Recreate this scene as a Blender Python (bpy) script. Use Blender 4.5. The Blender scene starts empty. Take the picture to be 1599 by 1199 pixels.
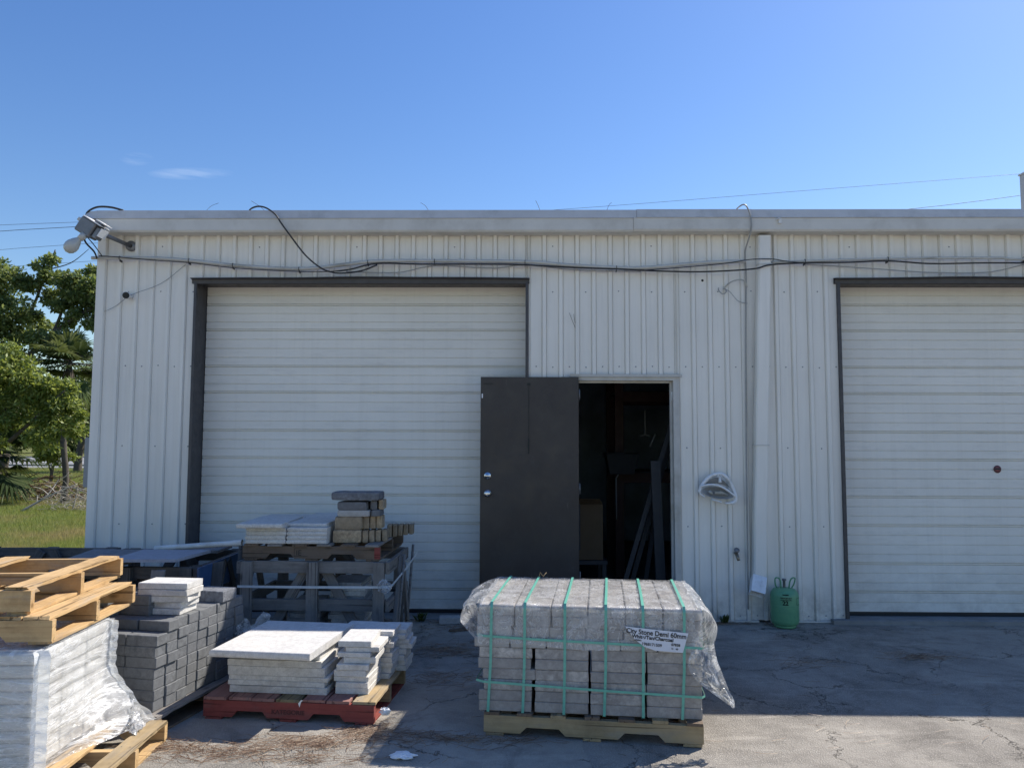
import bpy, math, random
from mathutils import Vector, Matrix, noise
random.seed(7)
R = math.radians
C = bpy.context.scene.collection
S = bpy.context.scene

# ---------------------------------------------------------------- camera
PITCH, YAW, ROLL = R(4.3), 0.015, 0.0032
f = Vector((-math.sin(YAW)*math.cos(PITCH), math.cos(YAW)*math.cos(PITCH), math.sin(PITCH)))
r0 = Vector((math.cos(YAW), math.sin(YAW), 0)); u0 = r0.cross(f)
rr = r0*math.cos(ROLL)+u0*math.sin(ROLL); uu = u0*math.cos(ROLL)-r0*math.sin(ROLL)
cd = bpy.data.cameras.new('camera'); cam = bpy.data.objects.new('camera', cd); C.objects.link(cam)
cam.matrix_world = Matrix(((rr.x, uu.x, -f.x, 0), (rr.y, uu.y, -f.y, -7.2), (rr.z, uu.z, -f.z, 1.63), (0, 0, 0, 1)))
cd.sensor_width = 36; cd.lens = 36*1200/1599; cd.clip_start = .05; cd.clip_end = 3000
S.camera = cam

# ---------------------------------------------------------------- world, sun
SUN = Vector((1.25, 1.0, 1.674)).normalized()
EL = math.asin(SUN.z); AZ = math.atan2(SUN.x, SUN.y)
w = bpy.data.worlds.new('World'); S.world = w; w.use_nodes = True
nt = w.node_tree; nt.nodes.clear()
sky = nt.nodes.new('ShaderNodeTexSky'); sky.sky_type = 'NISHITA'; sky.sun_disc = False
sky.sun_elevation = EL; sky.sun_rotation = AZ
sky.air_density = 1.25; sky.dust_density = 0.35; sky.ozone_density = 3.2; sky.altitude = 0
# thin cirrus wisps, placed by direction in the sky
tc = nt.nodes.new('ShaderNodeTexCoord')
mp = nt.nodes.new('ShaderNodeMapping'); mp.inputs['Scale'].default_value = (6, 6, 60)
nz = nt.nodes.new('ShaderNodeTexNoise'); nz.inputs['Scale'].default_value = 2.6; nz.inputs['Detail'].default_value = 8; nz.inputs['Roughness'].default_value = .62
cr = nt.nodes.new('ShaderNodeMapRange'); cr.inputs['From Min'].default_value = .40; cr.inputs['From Max'].default_value = .70
nt.links.new(tc.outputs['Generated'], mp.inputs['Vector']); nt.links.new(mp.outputs[0], nz.inputs['Vector']); nt.links.new(nz.outputs['Fac'], cr.inputs['Value'])
prev = None
for (cx, cz, rx, rz, amt) in ((-.447, .357, .060, .009, .17), (-.520, .377, .024, .010, .10)):
    sp = nt.nodes.new('ShaderNodeSeparateXYZ'); nt.links.new(tc.outputs['Generated'], sp.inputs[0])
    # ratios x/y and z/y of the direction locate the wisp on the sky
    def M(op, a, b):
        n = nt.nodes.new('ShaderNodeMath'); n.operation = op
        for i, v in enumerate((a, b)):
            if v is None: continue
            if isinstance(v, (int, float)): n.inputs[i].default_value = v
            else: nt.links.new(v, n.inputs[i])
        return n.outputs[0]
    ym = M('MAXIMUM', sp.outputs[1], .01)
    dx = M('DIVIDE', M('SUBTRACT', M('DIVIDE', sp.outputs[0], ym), cx), rx)
    dz = M('DIVIDE', M('SUBTRACT', M('DIVIDE', sp.outputs[2], ym), cz), rz)
    d = M('ADD', M('MULTIPLY', dx, dx), M('MULTIPLY', dz, dz))
    msk = M('MULTIPLY', M('MAXIMUM', M('SUBTRACT', 1.0, d), 0.0), amt)
    prev = msk if prev is None else M('ADD', prev, msk)
fac = M('MULTIPLY', prev, cr.outputs[0])
mxc = nt.nodes.new('ShaderNodeMixRGB'); mxc.inputs['Color2'].default_value = (9, 9.5, 10, 1)
hs = nt.nodes.new('ShaderNodeHueSaturation'); hs.inputs['Saturation'].default_value = 1.25; hs.inputs['Hue'].default_value = .512
nt.links.new(sky.outputs[0], hs.inputs['Color'])
nt.links.new(fac, mxc.inputs['Fac']); nt.links.new(hs.outputs[0], mxc.inputs['Color1'])
bg = nt.nodes.new('ShaderNodeBackground'); bg.inputs['Strength'].default_value = .107
wo = nt.nodes.new('ShaderNodeOutputWorld')
nt.links.new(mxc.outputs[0], bg.inputs['Color']); nt.links.new(bg.outputs[0], wo.inputs['Surface'])
sl = bpy.data.lights.new('sun', 'SUN'); sl.energy = 5.0; sl.angle = R(.5); sl.color = (1, .93, .83)
so = bpy.data.objects.new('sun', sl); C.objects.link(so); so.rotation_euler = SUN.to_track_quat('Z', 'Y').to_euler(); so.location = (8, 6, 12)
S.view_settings.view_transform = 'Standard'; S.view_settings.look = 'None'
S.view_settings.exposure = 0.50; S.view_settings.gamma = 1; S.view_settings.use_curve_mapping = False
try: S.cycles.max_bounces = 8; S.cycles.transparent_max_bounces = 24
except Exception: pass

# ---------------------------------------------------------------- materials
def lin(c):
    c = c/255.
    return c/12.92 if c <= .04045 else ((c+.055)/1.055)**2.4
class NT:
    def __init__(s, name):
        s.m = bpy.data.materials.new(name); s.m.use_nodes = True; s.t = s.m.node_tree
        s.b = s.t.nodes['Principled BSDF']; s.out = s.t.nodes['Material Output']
    def n(s, typ, **kw):
        n = s.t.nodes.new('ShaderNode'+typ)
        for k, v in kw.items():
            k2 = k.replace('_', ' ')
            if k2 in n.inputs.keys():
                s.set(n.inputs[k2], v)
            else: setattr(n, k, v)
        return n
    def set(s, inp, v):
        if hasattr(v, 'is_output') or isinstance(v, bpy.types.NodeSocket): s.t.links.new(v, inp)
        else:
            if inp.type == 'RGBA' and len(v) == 3: v = (*v, 1)
            inp.default_value = v
    def co(s, scale=(1, 1, 1), rnd=True, src='Object', rot=(0, 0, 0)):
        tc = s.n('TexCoord'); mp = s.n('Mapping'); mp.inputs['Scale'].default_value = scale; mp.inputs['Rotation'].default_value = rot
        s.t.links.new(tc.outputs[src], mp.inputs['Vector'])
        if rnd:
            oi = s.n('ObjectInfo'); m = s.math('MULTIPLY', oi.outputs['Random'], 37.0)
            cb = s.n('CombineXYZ'); s.t.links.new(m, cb.inputs[0]); s.t.links.new(m, cb.inputs[1]); s.t.links.new(m, cb.inputs[2])
            s.t.links.new(cb.outputs[0], mp.inputs['Location'])
        return mp.outputs[0]
    def math(s, op, a, b=None, c=None):
        n = s.n('Math', operation=op)
        for i, v in enumerate((a, b, c)):
            if v is not None: s.set(n.inputs[i], v)
        return n.outputs[0]
    def noise(s, v, sc, det=4, ro=.55, dist=0):
        n = s.n('TexNoise', Scale=sc, Detail=det, Roughness=ro, Distortion=dist); s.t.links.new(v, n.inputs['Vector']); return n.outputs['Fac']
    def rng(s, v, a, b, c=0., d=1.):
        n = s.n('MapRange'); s.set(n.inputs['Value'], v)
        for k, x in (('From Min', a), ('From Max', b), ('To Min', c), ('To Max', d)): s.set(n.inputs[k], x)
        return n.outputs[0]
    def mix(s, fac, a, b, mode='MIX'):
        n = s.n('MixRGB', blend_type=mode); s.set(n.inputs[0], fac); s.set(n.inputs[1], a); s.set(n.inputs[2], b); return n.outputs[0]
    def bump(s, h, st=.3, dist=.01):
        n = s.n('Bump'); n.inputs['Strength'].default_value = st; n.inputs['Distance'].default_value = dist
        s.t.links.new(h, n.inputs['Height']); s.t.links.new(n.outputs[0], s.b.inputs['Normal']); return n
    def rand(s):
        return s.n('ObjectInfo').outputs['Random']

def plain(name, col, rough=.6, metal=0., var=.12, sc=14, bump=.15, bd=.003, spec=.5, dirt=None, dirt_sc=3.):
    a = NT(name); v = a.co()
    nf = a.noise(v, sc, 5, .6)
    c = a.mix(a.rng(nf, .3, .7), [x*(1-var) for x in col], [min(1, x*(1+var)) for x in col])
    if dirt:
        df = a.rng(a.noise(v, dirt_sc, 6, .65), .5, .72, 0, .8)
        c = a.mix(df, c, dirt)
    a.set(a.b.inputs['Base Color'], c); a.set(a.b.inputs['Roughness'], a.rng(a.noise(v, sc*2.3, 3), .3, .7, rough-.08, min(1, rough+.08)))
    a.b.inputs['Metallic'].default_value = metal
    a.b.inputs['Specular IOR Level'].default_value = spec
    if bump: a.bump(a.noise(v, sc*3, 6, .65), bump, bd)
    return a.m

def wood(name, c1, c2, rough=.8, knots=True, obvar=.25, bump=.4):
    a = NT(name); v = a.co((1.4, 14, 14))
    g = a.noise(v, 2.2, 6, .65, .9)
    w = a.noise(a.co((.8, 30, 30)), 2.0, 4, .6, .4)
    h = a.mix(.45, g, w)
    c = a.mix(a.rng(h, .25, .75), c1, c2)
    v2 = a.co((1, 1, 1))
    c = a.mix(a.rng(a.noise(v2, 4.5, 6, .75), .46, .68, 0, .5), c, [x*.5 for x in c1])
    if knots:
        vo = a.n('TexVoronoi', Scale=3.0, Randomness=1.); a.t.links.new(a.co((1.2, 3, 3)), vo.inputs['Vector'])
        c = a.mix(a.rng(vo.outputs['Distance'], .05, .16, .75, 0.), c, [x*.3 for x in c1])
    sp = a.noise(a.co((.7, 34, 34)), 1.5, 3, .5, .3); c = a.mix(a.rng(sp, .60, .67, 0, .75), c, [x*.22 for x in c1]); h = a.math('SUBTRACT', h, a.rng(sp, .60, .67, 0, .8))
    gw = a.noise(a.co((2, 9, 9)), 1.2, 5, .7, .5); gm = sum(c2)/3; c = a.mix(a.rng(gw, .52, .72, 0, .55), c, [gm*.78, gm*.74, gm*.68])
    c = a.mix(a.math('MULTIPLY', a.rand(), obvar), c, [x*.5 for x in c2])
    a.set(a.b.inputs['Base Color'], c); a.b.inputs['Roughness'].default_value = rough; a.b.inputs['Specular IOR Level'].default_value = .25
    a.bump(h, bump, .003)
    return a.m

def concrete(name, col, var=.2, tint=None, spec=.3, objv=.2, stain=None, stain_amt=.6, rough=.9):
    a = NT(name); v = a.co()
    big = a.noise(v, 6, 6, .65); fine = a.noise(v, 160, 3, .7); mid = a.noise(v, 32, 5, .6)
    c = a.mix(a.rng(big, .3, .7), [x*(1-var) for x in col], [min(1, x*(1+var)) for x in col])
    c = a.mix(a.rng(fine, .38, .70, 0, .5), c, [x*.5 for x in col]); c = a.mix(a.rng(mid, .42, .62, 0, .75*min(1, var*4)), c, [min(1, x*1.45) for x in col]); c = a.mix(a.rng(a.noise(v, 21, 6, .75, .6), .48, .62, 0, .8*min(1, var*4)), c, [x*.52 for x in col])
    if tint: c = a.mix(a.math('MULTIPLY', a.rand(), .6), c, tint)
    c = a.mix(a.math('MULTIPLY', a.rand(), objv), c, [x*.5 for x in col])
    if stain: c = a.mix(a.rng(a.noise(v, 4.2, 6, .7, .5), .48, .7, 0, stain_amt), c, stain)
    a.set(a.b.inputs['Base Color'], c); a.b.inputs['Roughness'].default_value = rough; a.b.inputs['Specular IOR Level'].default_value = spec
    hh = a.math('ADD', mid, a.math('MULTIPLY', fine, .8))
    a.bump(hh, .6, .004)
    return a.m

M_ = {}
def mk_wall():
    a = NT('painted_metal_wall'); v = a.co((1, 1, 1), rnd=False, src='Object')
    col = (.82, .795, .735)
    big = a.noise(a.co((1.2, 1.2, .5), False), 1.6, 5, .6)
    streak = a.noise(a.co((14, 14, .5), False), 1.4, 5, .65)
    c = a.mix(a.rng(big, .3, .7), [x*.93 for x in col], [x*1.05 for x in col])
    c = a.mix(a.rng(streak, .5, .78, 0, .22), c, (.40, .39, .35))
    sx = a.n('SeparateXYZ'); a.t.links.new(v, sx.inputs[0])
    low = a.rng(sx.outputs[2], .0, .38, 1., 0.)
    df = a.math('MULTIPLY', low, a.rng(a.noise(a.co((3, 3, 3), False), 2.5, 6, .7), .35, .7))
    c = a.mix(a.math('MULTIPLY', df, .75), c, (.16, .145, .12))
    a.set(a.b.inputs['Base Color'], c); a.set(a.b.inputs['Roughness'], a.rng(big, .3, .7, .42, .55)); a.b.inputs['Specular IOR Level'].default_value = .35
    # oil-canning of the thin sheet
    a.bump(a.math('ADD', a.noise(a.co((2.2, 2.2, .9), False), 2.0, 3, .5), a.math('MULTIPLY', a.noise(a.co((1, 1, 1), False), 90, 3), .03)), .35, .02)
    return a.m
def mk_doormat():
    a = NT('overhead_door_paint'); col = (.81, .79, .73)
    big = a.noise(a.co((.6, 1, 1.6), False), 2.0, 5, .6)
    c = a.mix(a.rng(big, .3, .7), [x*.95 for x in col], [x*1.04 for x in col])
    st = a.noise(a.co((1.6, 1, 10), False), 2.4, 6, .7)
    c = a.mix(a.rng(st, .54, .8, 0, .25), c, (.36, .35, .33))
    vs_ = a.noise(a.co((9, 1, .35), False), 1.6, 6, .7); c = a.mix(a.rng(vs_, .5, .75, 0, .11), c, (.38, .36, .32))
    v = a.co((1, 1, 1), False); sx = a.n('SeparateXYZ'); a.t.links.new(v, sx.inputs[0])
    low = a.rng(sx.outputs[2], .0, .7, 1., 0.)
    df = a.math('MULTIPLY', low, a.rng(a.noise(a.co((2, 2, 3), False), 2.5, 6, .7), .4, .7))
    c = a.mix(a.math('MULTIPLY', df, .4), c, (.22, .205, .18))
    a.set(a.b.inputs['Base Color'], c); a.b.inputs['Roughness'].default_value = .5; a.b.inputs['Specular IOR Level'].default_value = .3
    a.bump(a.noise(a.co((1.5, 1.5, 2.5), False), 2.6, 4, .6), .5, .02)
    return a.m
def mk_ground(name, base, patch, speck, cracks=True, seed=0, speckamt=.5, agg=.35):
    a = NT(name); tcn = a.n('TexCoord'); v = tcn.outputs['Object']
    mpn = a.n('Mapping'); mpn.inputs['Location'].default_value = (seed, seed*1.7, 0); a.t.links.new(v, mpn.inputs['Vector']); v = mpn.outputs[0]
    b1 = a.noise(v, .75, 7, .65, .4); b2 = a.noise(v, 4.5, 6, .65); fine = a.noise(v, 130, 4, .75)
    c = a.mix(a.rng(b1, .40, .60), base, patch); b3 = a.noise(v, 2.1, 8, .72, 1.1); c = a.mix(a.rng(b3, .52, .66, 0, .5), c, patch); c = a.mix(a.rng(b3, .36, .47, .45, 0), c, [x*.55 for x in base])
    c = a.mix(a.rng(b2, .48, .75, 0, .55), c, [x*.58 for x in base])
    # long scuffs / swept dirt
    sc = a.noise(a.co((.7, 3.2, 1), False, rot=(0, 0, .2)), 2.2, 6, .7, .6)
    c = a.mix(a.rng(sc, .55, .72, 0, .45), c, [min(1, x*1.5) for x in patch])
    vo = a.n('TexVoronoi', Scale=95., Randomness=1.); a.t.links.new(v, vo.inputs['Vector'])
    c = a.mix(a.rng(vo.outputs['Distance'], .12, .42, speckamt, 0.), c, speck)
    c = a.mix(a.rng(fine, .52, .78, 0, .5), c, [x*.4 for x in base])
    h = a.math('ADD', a.math('MULTIPLY', a.rng(vo.outputs['Distance'], .0, .6, 1, 0), agg), a.math('MULTIPLY', fine, .7))
    h = a.math('ADD', h, a.math('MULTIPLY', b2, 1.2))
    if cracks:
        dv = a.n('VectorMath', operation='ADD'); nn = a.n('TexNoise', Scale=1.7, Detail=6., Roughness=.7); a.t.links.new(v, nn.inputs['Vector'])
        sc2 = a.n('VectorMath', operation='SCALE'); a.t.links.new(nn.outputs['Color'], sc2.inputs[0]); sc2.inputs['Scale'].default_value = .75
        a.t.links.new(v, dv.inputs[0]); a.t.links.new(sc2.outputs[0], dv.inputs[1])
        ve = a.n('TexVoronoi', Scale=1.05, feature='DISTANCE_TO_EDGE'); a.t.links.new(dv.outputs[0], ve.inputs['Vector'])
        cm = a.math('MULTIPLY', a.rng(ve.outputs['Distance'], .0, .0075, 1., 0.), a.rng(a.noise(v, 1.3, 3), .42, .56))
        c = a.mix(a.math('MULTIPLY', cm, .6), c, (.045, .04, .036))
        h = a.math('SUBTRACT', h, a.math('MULTIPLY', cm, 2.0))
    # brown leaf-litter stains
    stn = a.rng(a.noise(v, 1.15, 6, .75, .5), .60, .72, 0, .75)
    c = a.mix(stn, c, (.085, .055, .036))
    a.set(a.b.inputs['Base Color'], c); a.b.inputs['Roughness'].default_value = .92; a.b.inputs['Specular IOR Level'].default_value = .2
    a.bump(h, .9, .009)
    return a.m
def mk_film(name, white=(.9, .92, .94), base=.10, crease=.6, stretch=(3, 3, 14), rot=(0, 0, 0), cw=.06, body=.3, bst=1.):
    a = NT(name); t = a.t
    n1 = a.noise(a.co(stretch, True, rot=rot), 1.3, 6, .62, 1.0); n2 = a.noise(a.co((1, 1, 1)), 6, 5, .6, .6); n3 = a.noise(a.co(stretch, True, rot=rot), 3.7, 4, .6, 1.4)
    def ridge(n, wd): return a.rng(a.math('ABSOLUTE', a.math('SUBTRACT', n, .5)), 0., wd, 1., 0.)
    r1 = a.math('POWER', ridge(n1, cw), 1.6); r2 = a.math('POWER', ridge(n3, cw*.7), 1.6)
    sheen = a.rng(a.mix(.5, n1, n2), .47, .66, 0., body)
    fa = a.math('ADD', a.math('ADD', a.math('MULTIPLY', r1, crease), a.math('MULTIPLY', r2, crease*.55)), a.math('ADD', sheen, base))
    f = a.math('MINIMUM', fa, .93)
    a.b.inputs['Base Color'].default_value = (*white, 1); a.b.inputs['Roughness'].default_value = .22; a.b.inputs['Specular IOR Level'].default_value = .8
    a.bump(a.math('ADD', a.mix(.5, n1, n2), a.math('MULTIPLY', a.math('ADD', r1, r2), .12)), bst, .02)
    trl = a.n('BsdfTranslucent'); trl.inputs['Color'].default_value = (*white, 1)
    m1 = a.n('MixShader'); m1.inputs[0].default_value = .35; t.links.new(a.b.outputs[0], m1.inputs[1]); t.links.new(trl.outputs[0], m1.inputs[2])
    gl = a.n('BsdfGlossy'); gl.inputs['Roughness'].default_value = .10
    bmp = [n for n in t.nodes if n.type == 'BUMP'][0]; t.links.new(bmp.outputs[0], gl.inputs['Normal'])
    tr = a.n('BsdfTransparent'); tr.inputs['Color'].default_value = (.97, .98, .98, 1)
    fr = a.n('Fresnel', IOR=1.45); t.links.new(bmp.outputs[0], fr.inputs['Normal']); gb = a.n('NewGeometry'); t.links.new(a.rng(gb.outputs['Backfacing'], 0, 1, 1.45, 1/1.45), fr.inputs['IOR'])
    m0 = a.n('MixShader'); t.links.new(fr.outputs[0], m0.inputs[0]); t.links.new(tr.outputs[0], m0.inputs[1]); t.links.new(gl.outputs[0], m0.inputs[2])
    m2 = a.n('MixShader'); t.links.new(f, m2.inputs[0]); t.links.new(m0.outputs[0], m2.inputs[1]); t.links.new(m1.outputs[0], m2.inputs[2])
    t.links.new(m2.outputs[0], a.out.inputs['Surface'])
    return a.m
def mk_leaf(name, c1, c2, c3, trans=.45, spec=.35):
    a = NT(name)
    ge = a.n('NewGeometry'); rp = ge.outputs['Random Per Island']
    cr = a.n('ValToRGB'); e = cr.color_ramp.elements; e[0].color = (*c1, 1); e[1].color = (*c3, 1); e[1].position = .95
    m = cr.color_ramp.elements.new(.55); m.color = (*c2, 1)
    a.t.links.new(rp, cr.inputs[0])
    a.set(a.b.inputs['Base Color'], cr.outputs[0]); a.b.inputs['Roughness'].default_value = .5 if spec > .2 else .8; a.b.inputs['Specular IOR Level'].default_value = spec
    tr = a.n('BsdfTranslucent'); mx = a.mix(.35, cr.outputs[0], (c3[0]*1.6, c3[1]*1.5, c3[2]*.6)); a.t.links.new(mx, tr.inputs['Color'])
    ms = a.n('MixShader'); ms.inputs[0].default_value = trans; a.t.links.new(a.b.outputs[0], ms.inputs[1]); a.t.links.new(tr.outputs[0], ms.inputs[2])
    a.t.links.new(ms.outputs[0], a.out.inputs['Surface'])
    return a.m

M_['wall'] = mk_wall(); M_['odoor'] = mk_doormat()
M_['trim'] = plain('painted_trim', (.62, .605, .565), .5, 0, .05, 5, .1, dirt=(.46, .44, .40), dirt_sc=2.4)
M_['gutter_edge'] = plain('gutter_upper_edge', (.56, .56, .56), .42, 0, .08, 4, .12, dirt=(.38, .38, .37), dirt_sc=3)
M_['jamb'] = plain('dark_bronze_trim', (.060, .058, .062), .5, 0, .2, 8, .1)
def mk_leafdoor():
    a = NT('dark_brown_door_paint'); c1 = (.035, .027, .025)
    c = a.mix(a.rng(a.noise(a.co((1, 1, .7), False), 2.2, 6, .65), .4, .68), c1, (.050, .042, .038))
    sc = a.noise(a.co((30, 1, 2.2), False, rot=(0, R(12), 0)), 1.3, 5, .7, .4); c = a.mix(a.rng(sc, .66, .72, 0, .5), c, (.12, .105, .095))
    hm = a.noise(a.co((5, 1, 5), False), 1.2, 6, .75); c = a.mix(a.rng(hm, .56, .74, 0, .5), c, (.085, .075, .066))
    a.set(a.b.inputs['Base Color'], c); a.set(a.b.inputs['Roughness'], a.rng(hm, .3, .7, .33, .6))
    a.bump(a.noise(a.co((1.3, 1, 1), False), 2.0, 3), .35, .02); return a.m
M_['leafdoor'] = mk_leafdoor()
M_['chrome'] = plain('worn_chrome', (.72, .72, .72), .25, 1., .05, 20, 0)
M_['frame'] = plain('door_frame_paint', (.50, .49, .46), .5, 0, .1, 8, .1, dirt=(.3, .27, .2))
M_['inside'] = plain('interior_dark', (.42, .52, .62), .8, 0, .2, 2, .1)
M_['cfloor'] = plain('interior_floor', (.12, .12, .12), .85, 0, .25, 3, .2)
M_['black'] = plain('black_rubber', (.018, .018, .02), .5, 0, .1, 20, .1)
M_['greycable'] = plain('grey_cable', (.33, .33, .32), .5, 0, .1, 20, .1)
M_['pvc'] = plain('grey_pvc', (.50, .50, .47), .5, 0, .08, 8, .05, dirt=(.25, .24, .2))
M_['whitepvc'] = plain('white_pvc', (.70, .70, .68), .5, 0, .08, 8, .05, dirt=(.4, .38, .33))
M_['galv'] = plain('galvanised_grey', (.19, .195, .205), .45, .4, .15, 12, .1)
M_['white'] = plain('white_paint', (.74, .74, .73), .45, 0, .06, 9, .05)
M_['whitemetal'] = plain('chalky_white_metal', (.80, .81, .82), .55, 0, .1, 12, .1, dirt=(.35, .34, .3), dirt_sc=6)
M_['darkgrey'] = plain('dark_grey', (.075, .078, .08), .6, 0, .2, 12, .1)
M_['bulb'] = plain('frosted_bulb_glass', (.46, .47, .45), .2, 0, .05, 9, .05)
M_['brass'] = plain('dull_brass', (.25, .22, .17), .4, .8, .2, 30, .1)
M_['tank'] = plain('green_tank_paint', (.13, .34, .18), .4, 0, .1, 8, .05, dirt=(.08, .25, .16), dirt_sc=5)
M_['ink'] = plain('black_ink', (.012, .014, .013), .6, 0, .1, 20, 0)
M_['redink'] = plain('red_ink', (.27, .09, .09), .6, 0, .1, 20, 0)
M_['paper'] = plain('label_paper', (.62, .66, .74), .55, 0, .05, 9, .05)
M_['stencil'] = plain('faded_stencil', (.10, .035, .032), .9, 0, .3, 60, 0)
M_['strapgreen'] = plain('green_strap', (.13, .42, .33), .38, 0, .12, 40, .1)
M_['strapwhite'] = plain('white_strap', (.62, .64, .64), .5, 0, .08, 40, .1)
M_['pine'] = wood('fresh_pine', (.40, .235, .10), (.70, .50, .26), .75, True, .22, .5)
M_['pinegrey'] = wood('yellowed_pine', (.30, .22, .12), (.50, .38, .22), .8, True, .2, .4)
M_['greywood'] = wood('weathered_grey_wood', (.17, .155, .14), (.33, .305, .28), .9, True, .3, .6)
M_['darkwood'] = wood('dark_weathered_wood', (.065, .062, .062), (.17, .16, .15), .9, True, .3, .6)
M_['brownwood'] = wood('brown_old_pallet_wood', (.12, .085, .06), (.24, .18, .13), .9, True, .35, .5)
M_['redwood'] = wood('red_painted_pallet', (.21, .045, .038), (.32, .085, .07), .75, False, .25, .3)
M_['redfaded'] = wood('faded_red_deck', (.26, .12, .10), (.38, .22, .19), .85, False, .3, .4)
M_['olivewood'] = wood('greenish_old_board', (.16, .13, .07), (.28, .24, .15), .9, True, .2, .4)
M_['whiteslab'] = concrete('white_limestone_slab', (.63, .62, .595), .08, None, .3, .08, (.55, .52, .46), .35)
M_['whiteslabdirty'] = concrete('dusty_white_slab', (.66, .645, .61), .09, None, .3, .14, (.32, .29, .26), .65)
M_['charcoal'] = concrete('charcoal_paver', (.155, .162, .168), .18, (.22, .225, .23), .3, .3)
M_['stone'] = concrete('grey_tan_paver', (.46, .43, .395), .22, (.30, .29, .29), .3, .45, (.20, .175, .165), .7)
M_['palestone'] = concrete('pale_paver', (.50, .49, .47), .12, (.34, .33, .32), .3, .25, (.25, .24, .23), .5)
M_['brownstone'] = concrete('tan_brown_stone', (.42, .33, .22), .26, (.27, .22, .16), .3, .35, (.16, .11, .07), .6)
M_['bluestone'] = concrete('blue_grey_stone', (.17, .18, .20), .3, (.22, .22, .22), .3, .3, (.09, .09, .10), .6)
M_['slabgrey'] = concrete('weathered_slab_grey', (.22, .225, .24), .12, None, .4, .1, (.12, .12, .14), .5)
M_['slabblue'] = concrete('smooth_blue_grey_slab', (.33, .36, .43), .07, None, .5, .1, rough=.6)
M_['bluerail'] = plain('dark_blue_rail', (.035, .085, .19), .5, 0, .2, 5, .2)  # the rack rail's dark blue look, put into the colour
M_['card'] = plain('cardboard', (.10, .068, .038), .85, 0, .1, 6, .1)
M_['rust'] = plain('red_rack_paint', (.055, .020, .017), .6, 0, .2, 6, .1)
M_['board'] = plain('grey_board', (.030, .034, .041), .7, 0, .1, 6, .1)
M_['boxpaint'] = plain('grey_enamel_box', (.30, .31, .32), .5, 0, .06, 4, .05)
M_['bark'] = wood('bark', (.07, .06, .05), (.15, .13, .11), .95, True, .1, .8)
M_['deadwood'] = wood('bleached_dead_wood', (.34, .31, .27), (.55, .52, .47), .9, True, .2, .5)
M_['filmtop'] = mk_film('clear_cover_film', base=.16, crease=.42, stretch=(9, 4, 7), cw=.024, body=.40, bst=.35)
M_['filmflap'] = mk_film('crumpled_film', base=.20, crease=.6, stretch=(6, 6, 6), cw=.05, body=.55)
M_['filmwrap'] = mk_film('stretch_wrap', base=.30, crease=.60, stretch=(1.2, 1.2, 7), rot=(R(-28), 0, 0), cw=.034, body=.42, bst=.34)
M_['asphalt'] = mk_ground('asphalt', (.215, .198, .175), (.37, .342, .30), (.56, .53, .48), True, 0, .5, .5)
M_['apron'] = mk_ground('old_concrete_apron', (.26, .243, .215), (.41, .38, .33), (.50, .47, .42), True, 5, .35, .3)
M_['sill'] = plain('concrete_sill', (.24, .24, .235), .85, 0, .2, 6, .3, dirt=(.14, .13, .12))
M_['leafA'] = mk_leaf('broadleaf_foliage', (.06, .095, .03), (.12, .175, .055), (.27, .32, .15))
M_['leafB'] = mk_leaf('yellow_green_foliage', (.075, .115, .024), (.15, .205, .045), (.31, .36, .13))
M_['leafC'] = mk_leaf('dark_foliage', (.035, .06, .022), (.075, .11, .038), (.16, .20, .08))
M_['leafD'] = mk_leaf('palmetto_fronds', (.018, .032, .012), (.035, .055, .02), (.08, .10, .045), .25, .08)
M_['leafP'] = mk_leaf('palm_fronds', (.035, .06, .02), (.075, .11, .04), (.17, .20, .11), .3, .12)
M_['grassm'] = mk_leaf('grass_blades', (.10, .15, .03), (.19, .26, .06), (.36, .37, .16), .4)
def grass_dry():
    m = M_['grassm']; t = m.node_tree; co = t.nodes.new('ShaderNodeTexCoord'); nz = t.nodes.new('ShaderNodeTexNoise'); nz.inputs['Scale'].default_value = .55; nz.inputs['Detail'].default_value = 5; nz.inputs['Roughness'].default_value = .65
    t.links.new(co.outputs['Object'], nz.inputs['Vector']); mr = t.nodes.new('ShaderNodeMapRange'); mr.inputs['From Min'].default_value = .48; mr.inputs['From Max'].default_value = .62; mr.inputs['To Max'].default_value = .9; t.links.new(nz.outputs['Fac'], mr.inputs['Value'])
    mx = t.nodes.new('ShaderNodeMixRGB'); cr = [n for n in t.nodes if n.type == 'VALTORGB'][0]
    mx.inputs[2].default_value = (.36, .28, .15, 1); t.links.new(mr.outputs[0], mx.inputs[0])
    for l in list(cr.outputs[0].links):
        to = l.to_socket; t.links.new(mx.outputs[0], to)
    t.links.new(cr.outputs[0], mx.inputs[1])
grass_dry()
M_['needle'] = mk_leaf('dry_pine_needles', (.09, .05, .03), (.18, .11, .07), (.33, .24, .16), .1)
def mk_lawn():
    a = NT('lawn_ground'); v = a.n('TexCoord').outputs['Object']
    b = a.noise(v, .35, 6, .65, .4); f = a.noise(v, 9, 6, .75)
    c = a.mix(a.rng(b, .42, .62), (.11, .15, .035), (.25, .21, .10)); c = a.mix(a.rng(f, .40, .66, 0, .8), c, (.055, .075, .022))
    a.set(a.b.inputs['Base Color'], c); a.b.inputs['Roughness'].default_value = 1; a.b.inputs['Specular IOR Level'].default_value = .1
    a.bump(f, .8, .05); return a.m
M_['lawn'] = mk_lawn()
M_['road'] = plain('road_asphalt', (.20, .20, .20), .9, 0, .1, 1, .1)
M_['paint'] = plain('road_paint', (.7, .7, .68), .8, 0, .1, 2, 0)

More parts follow.
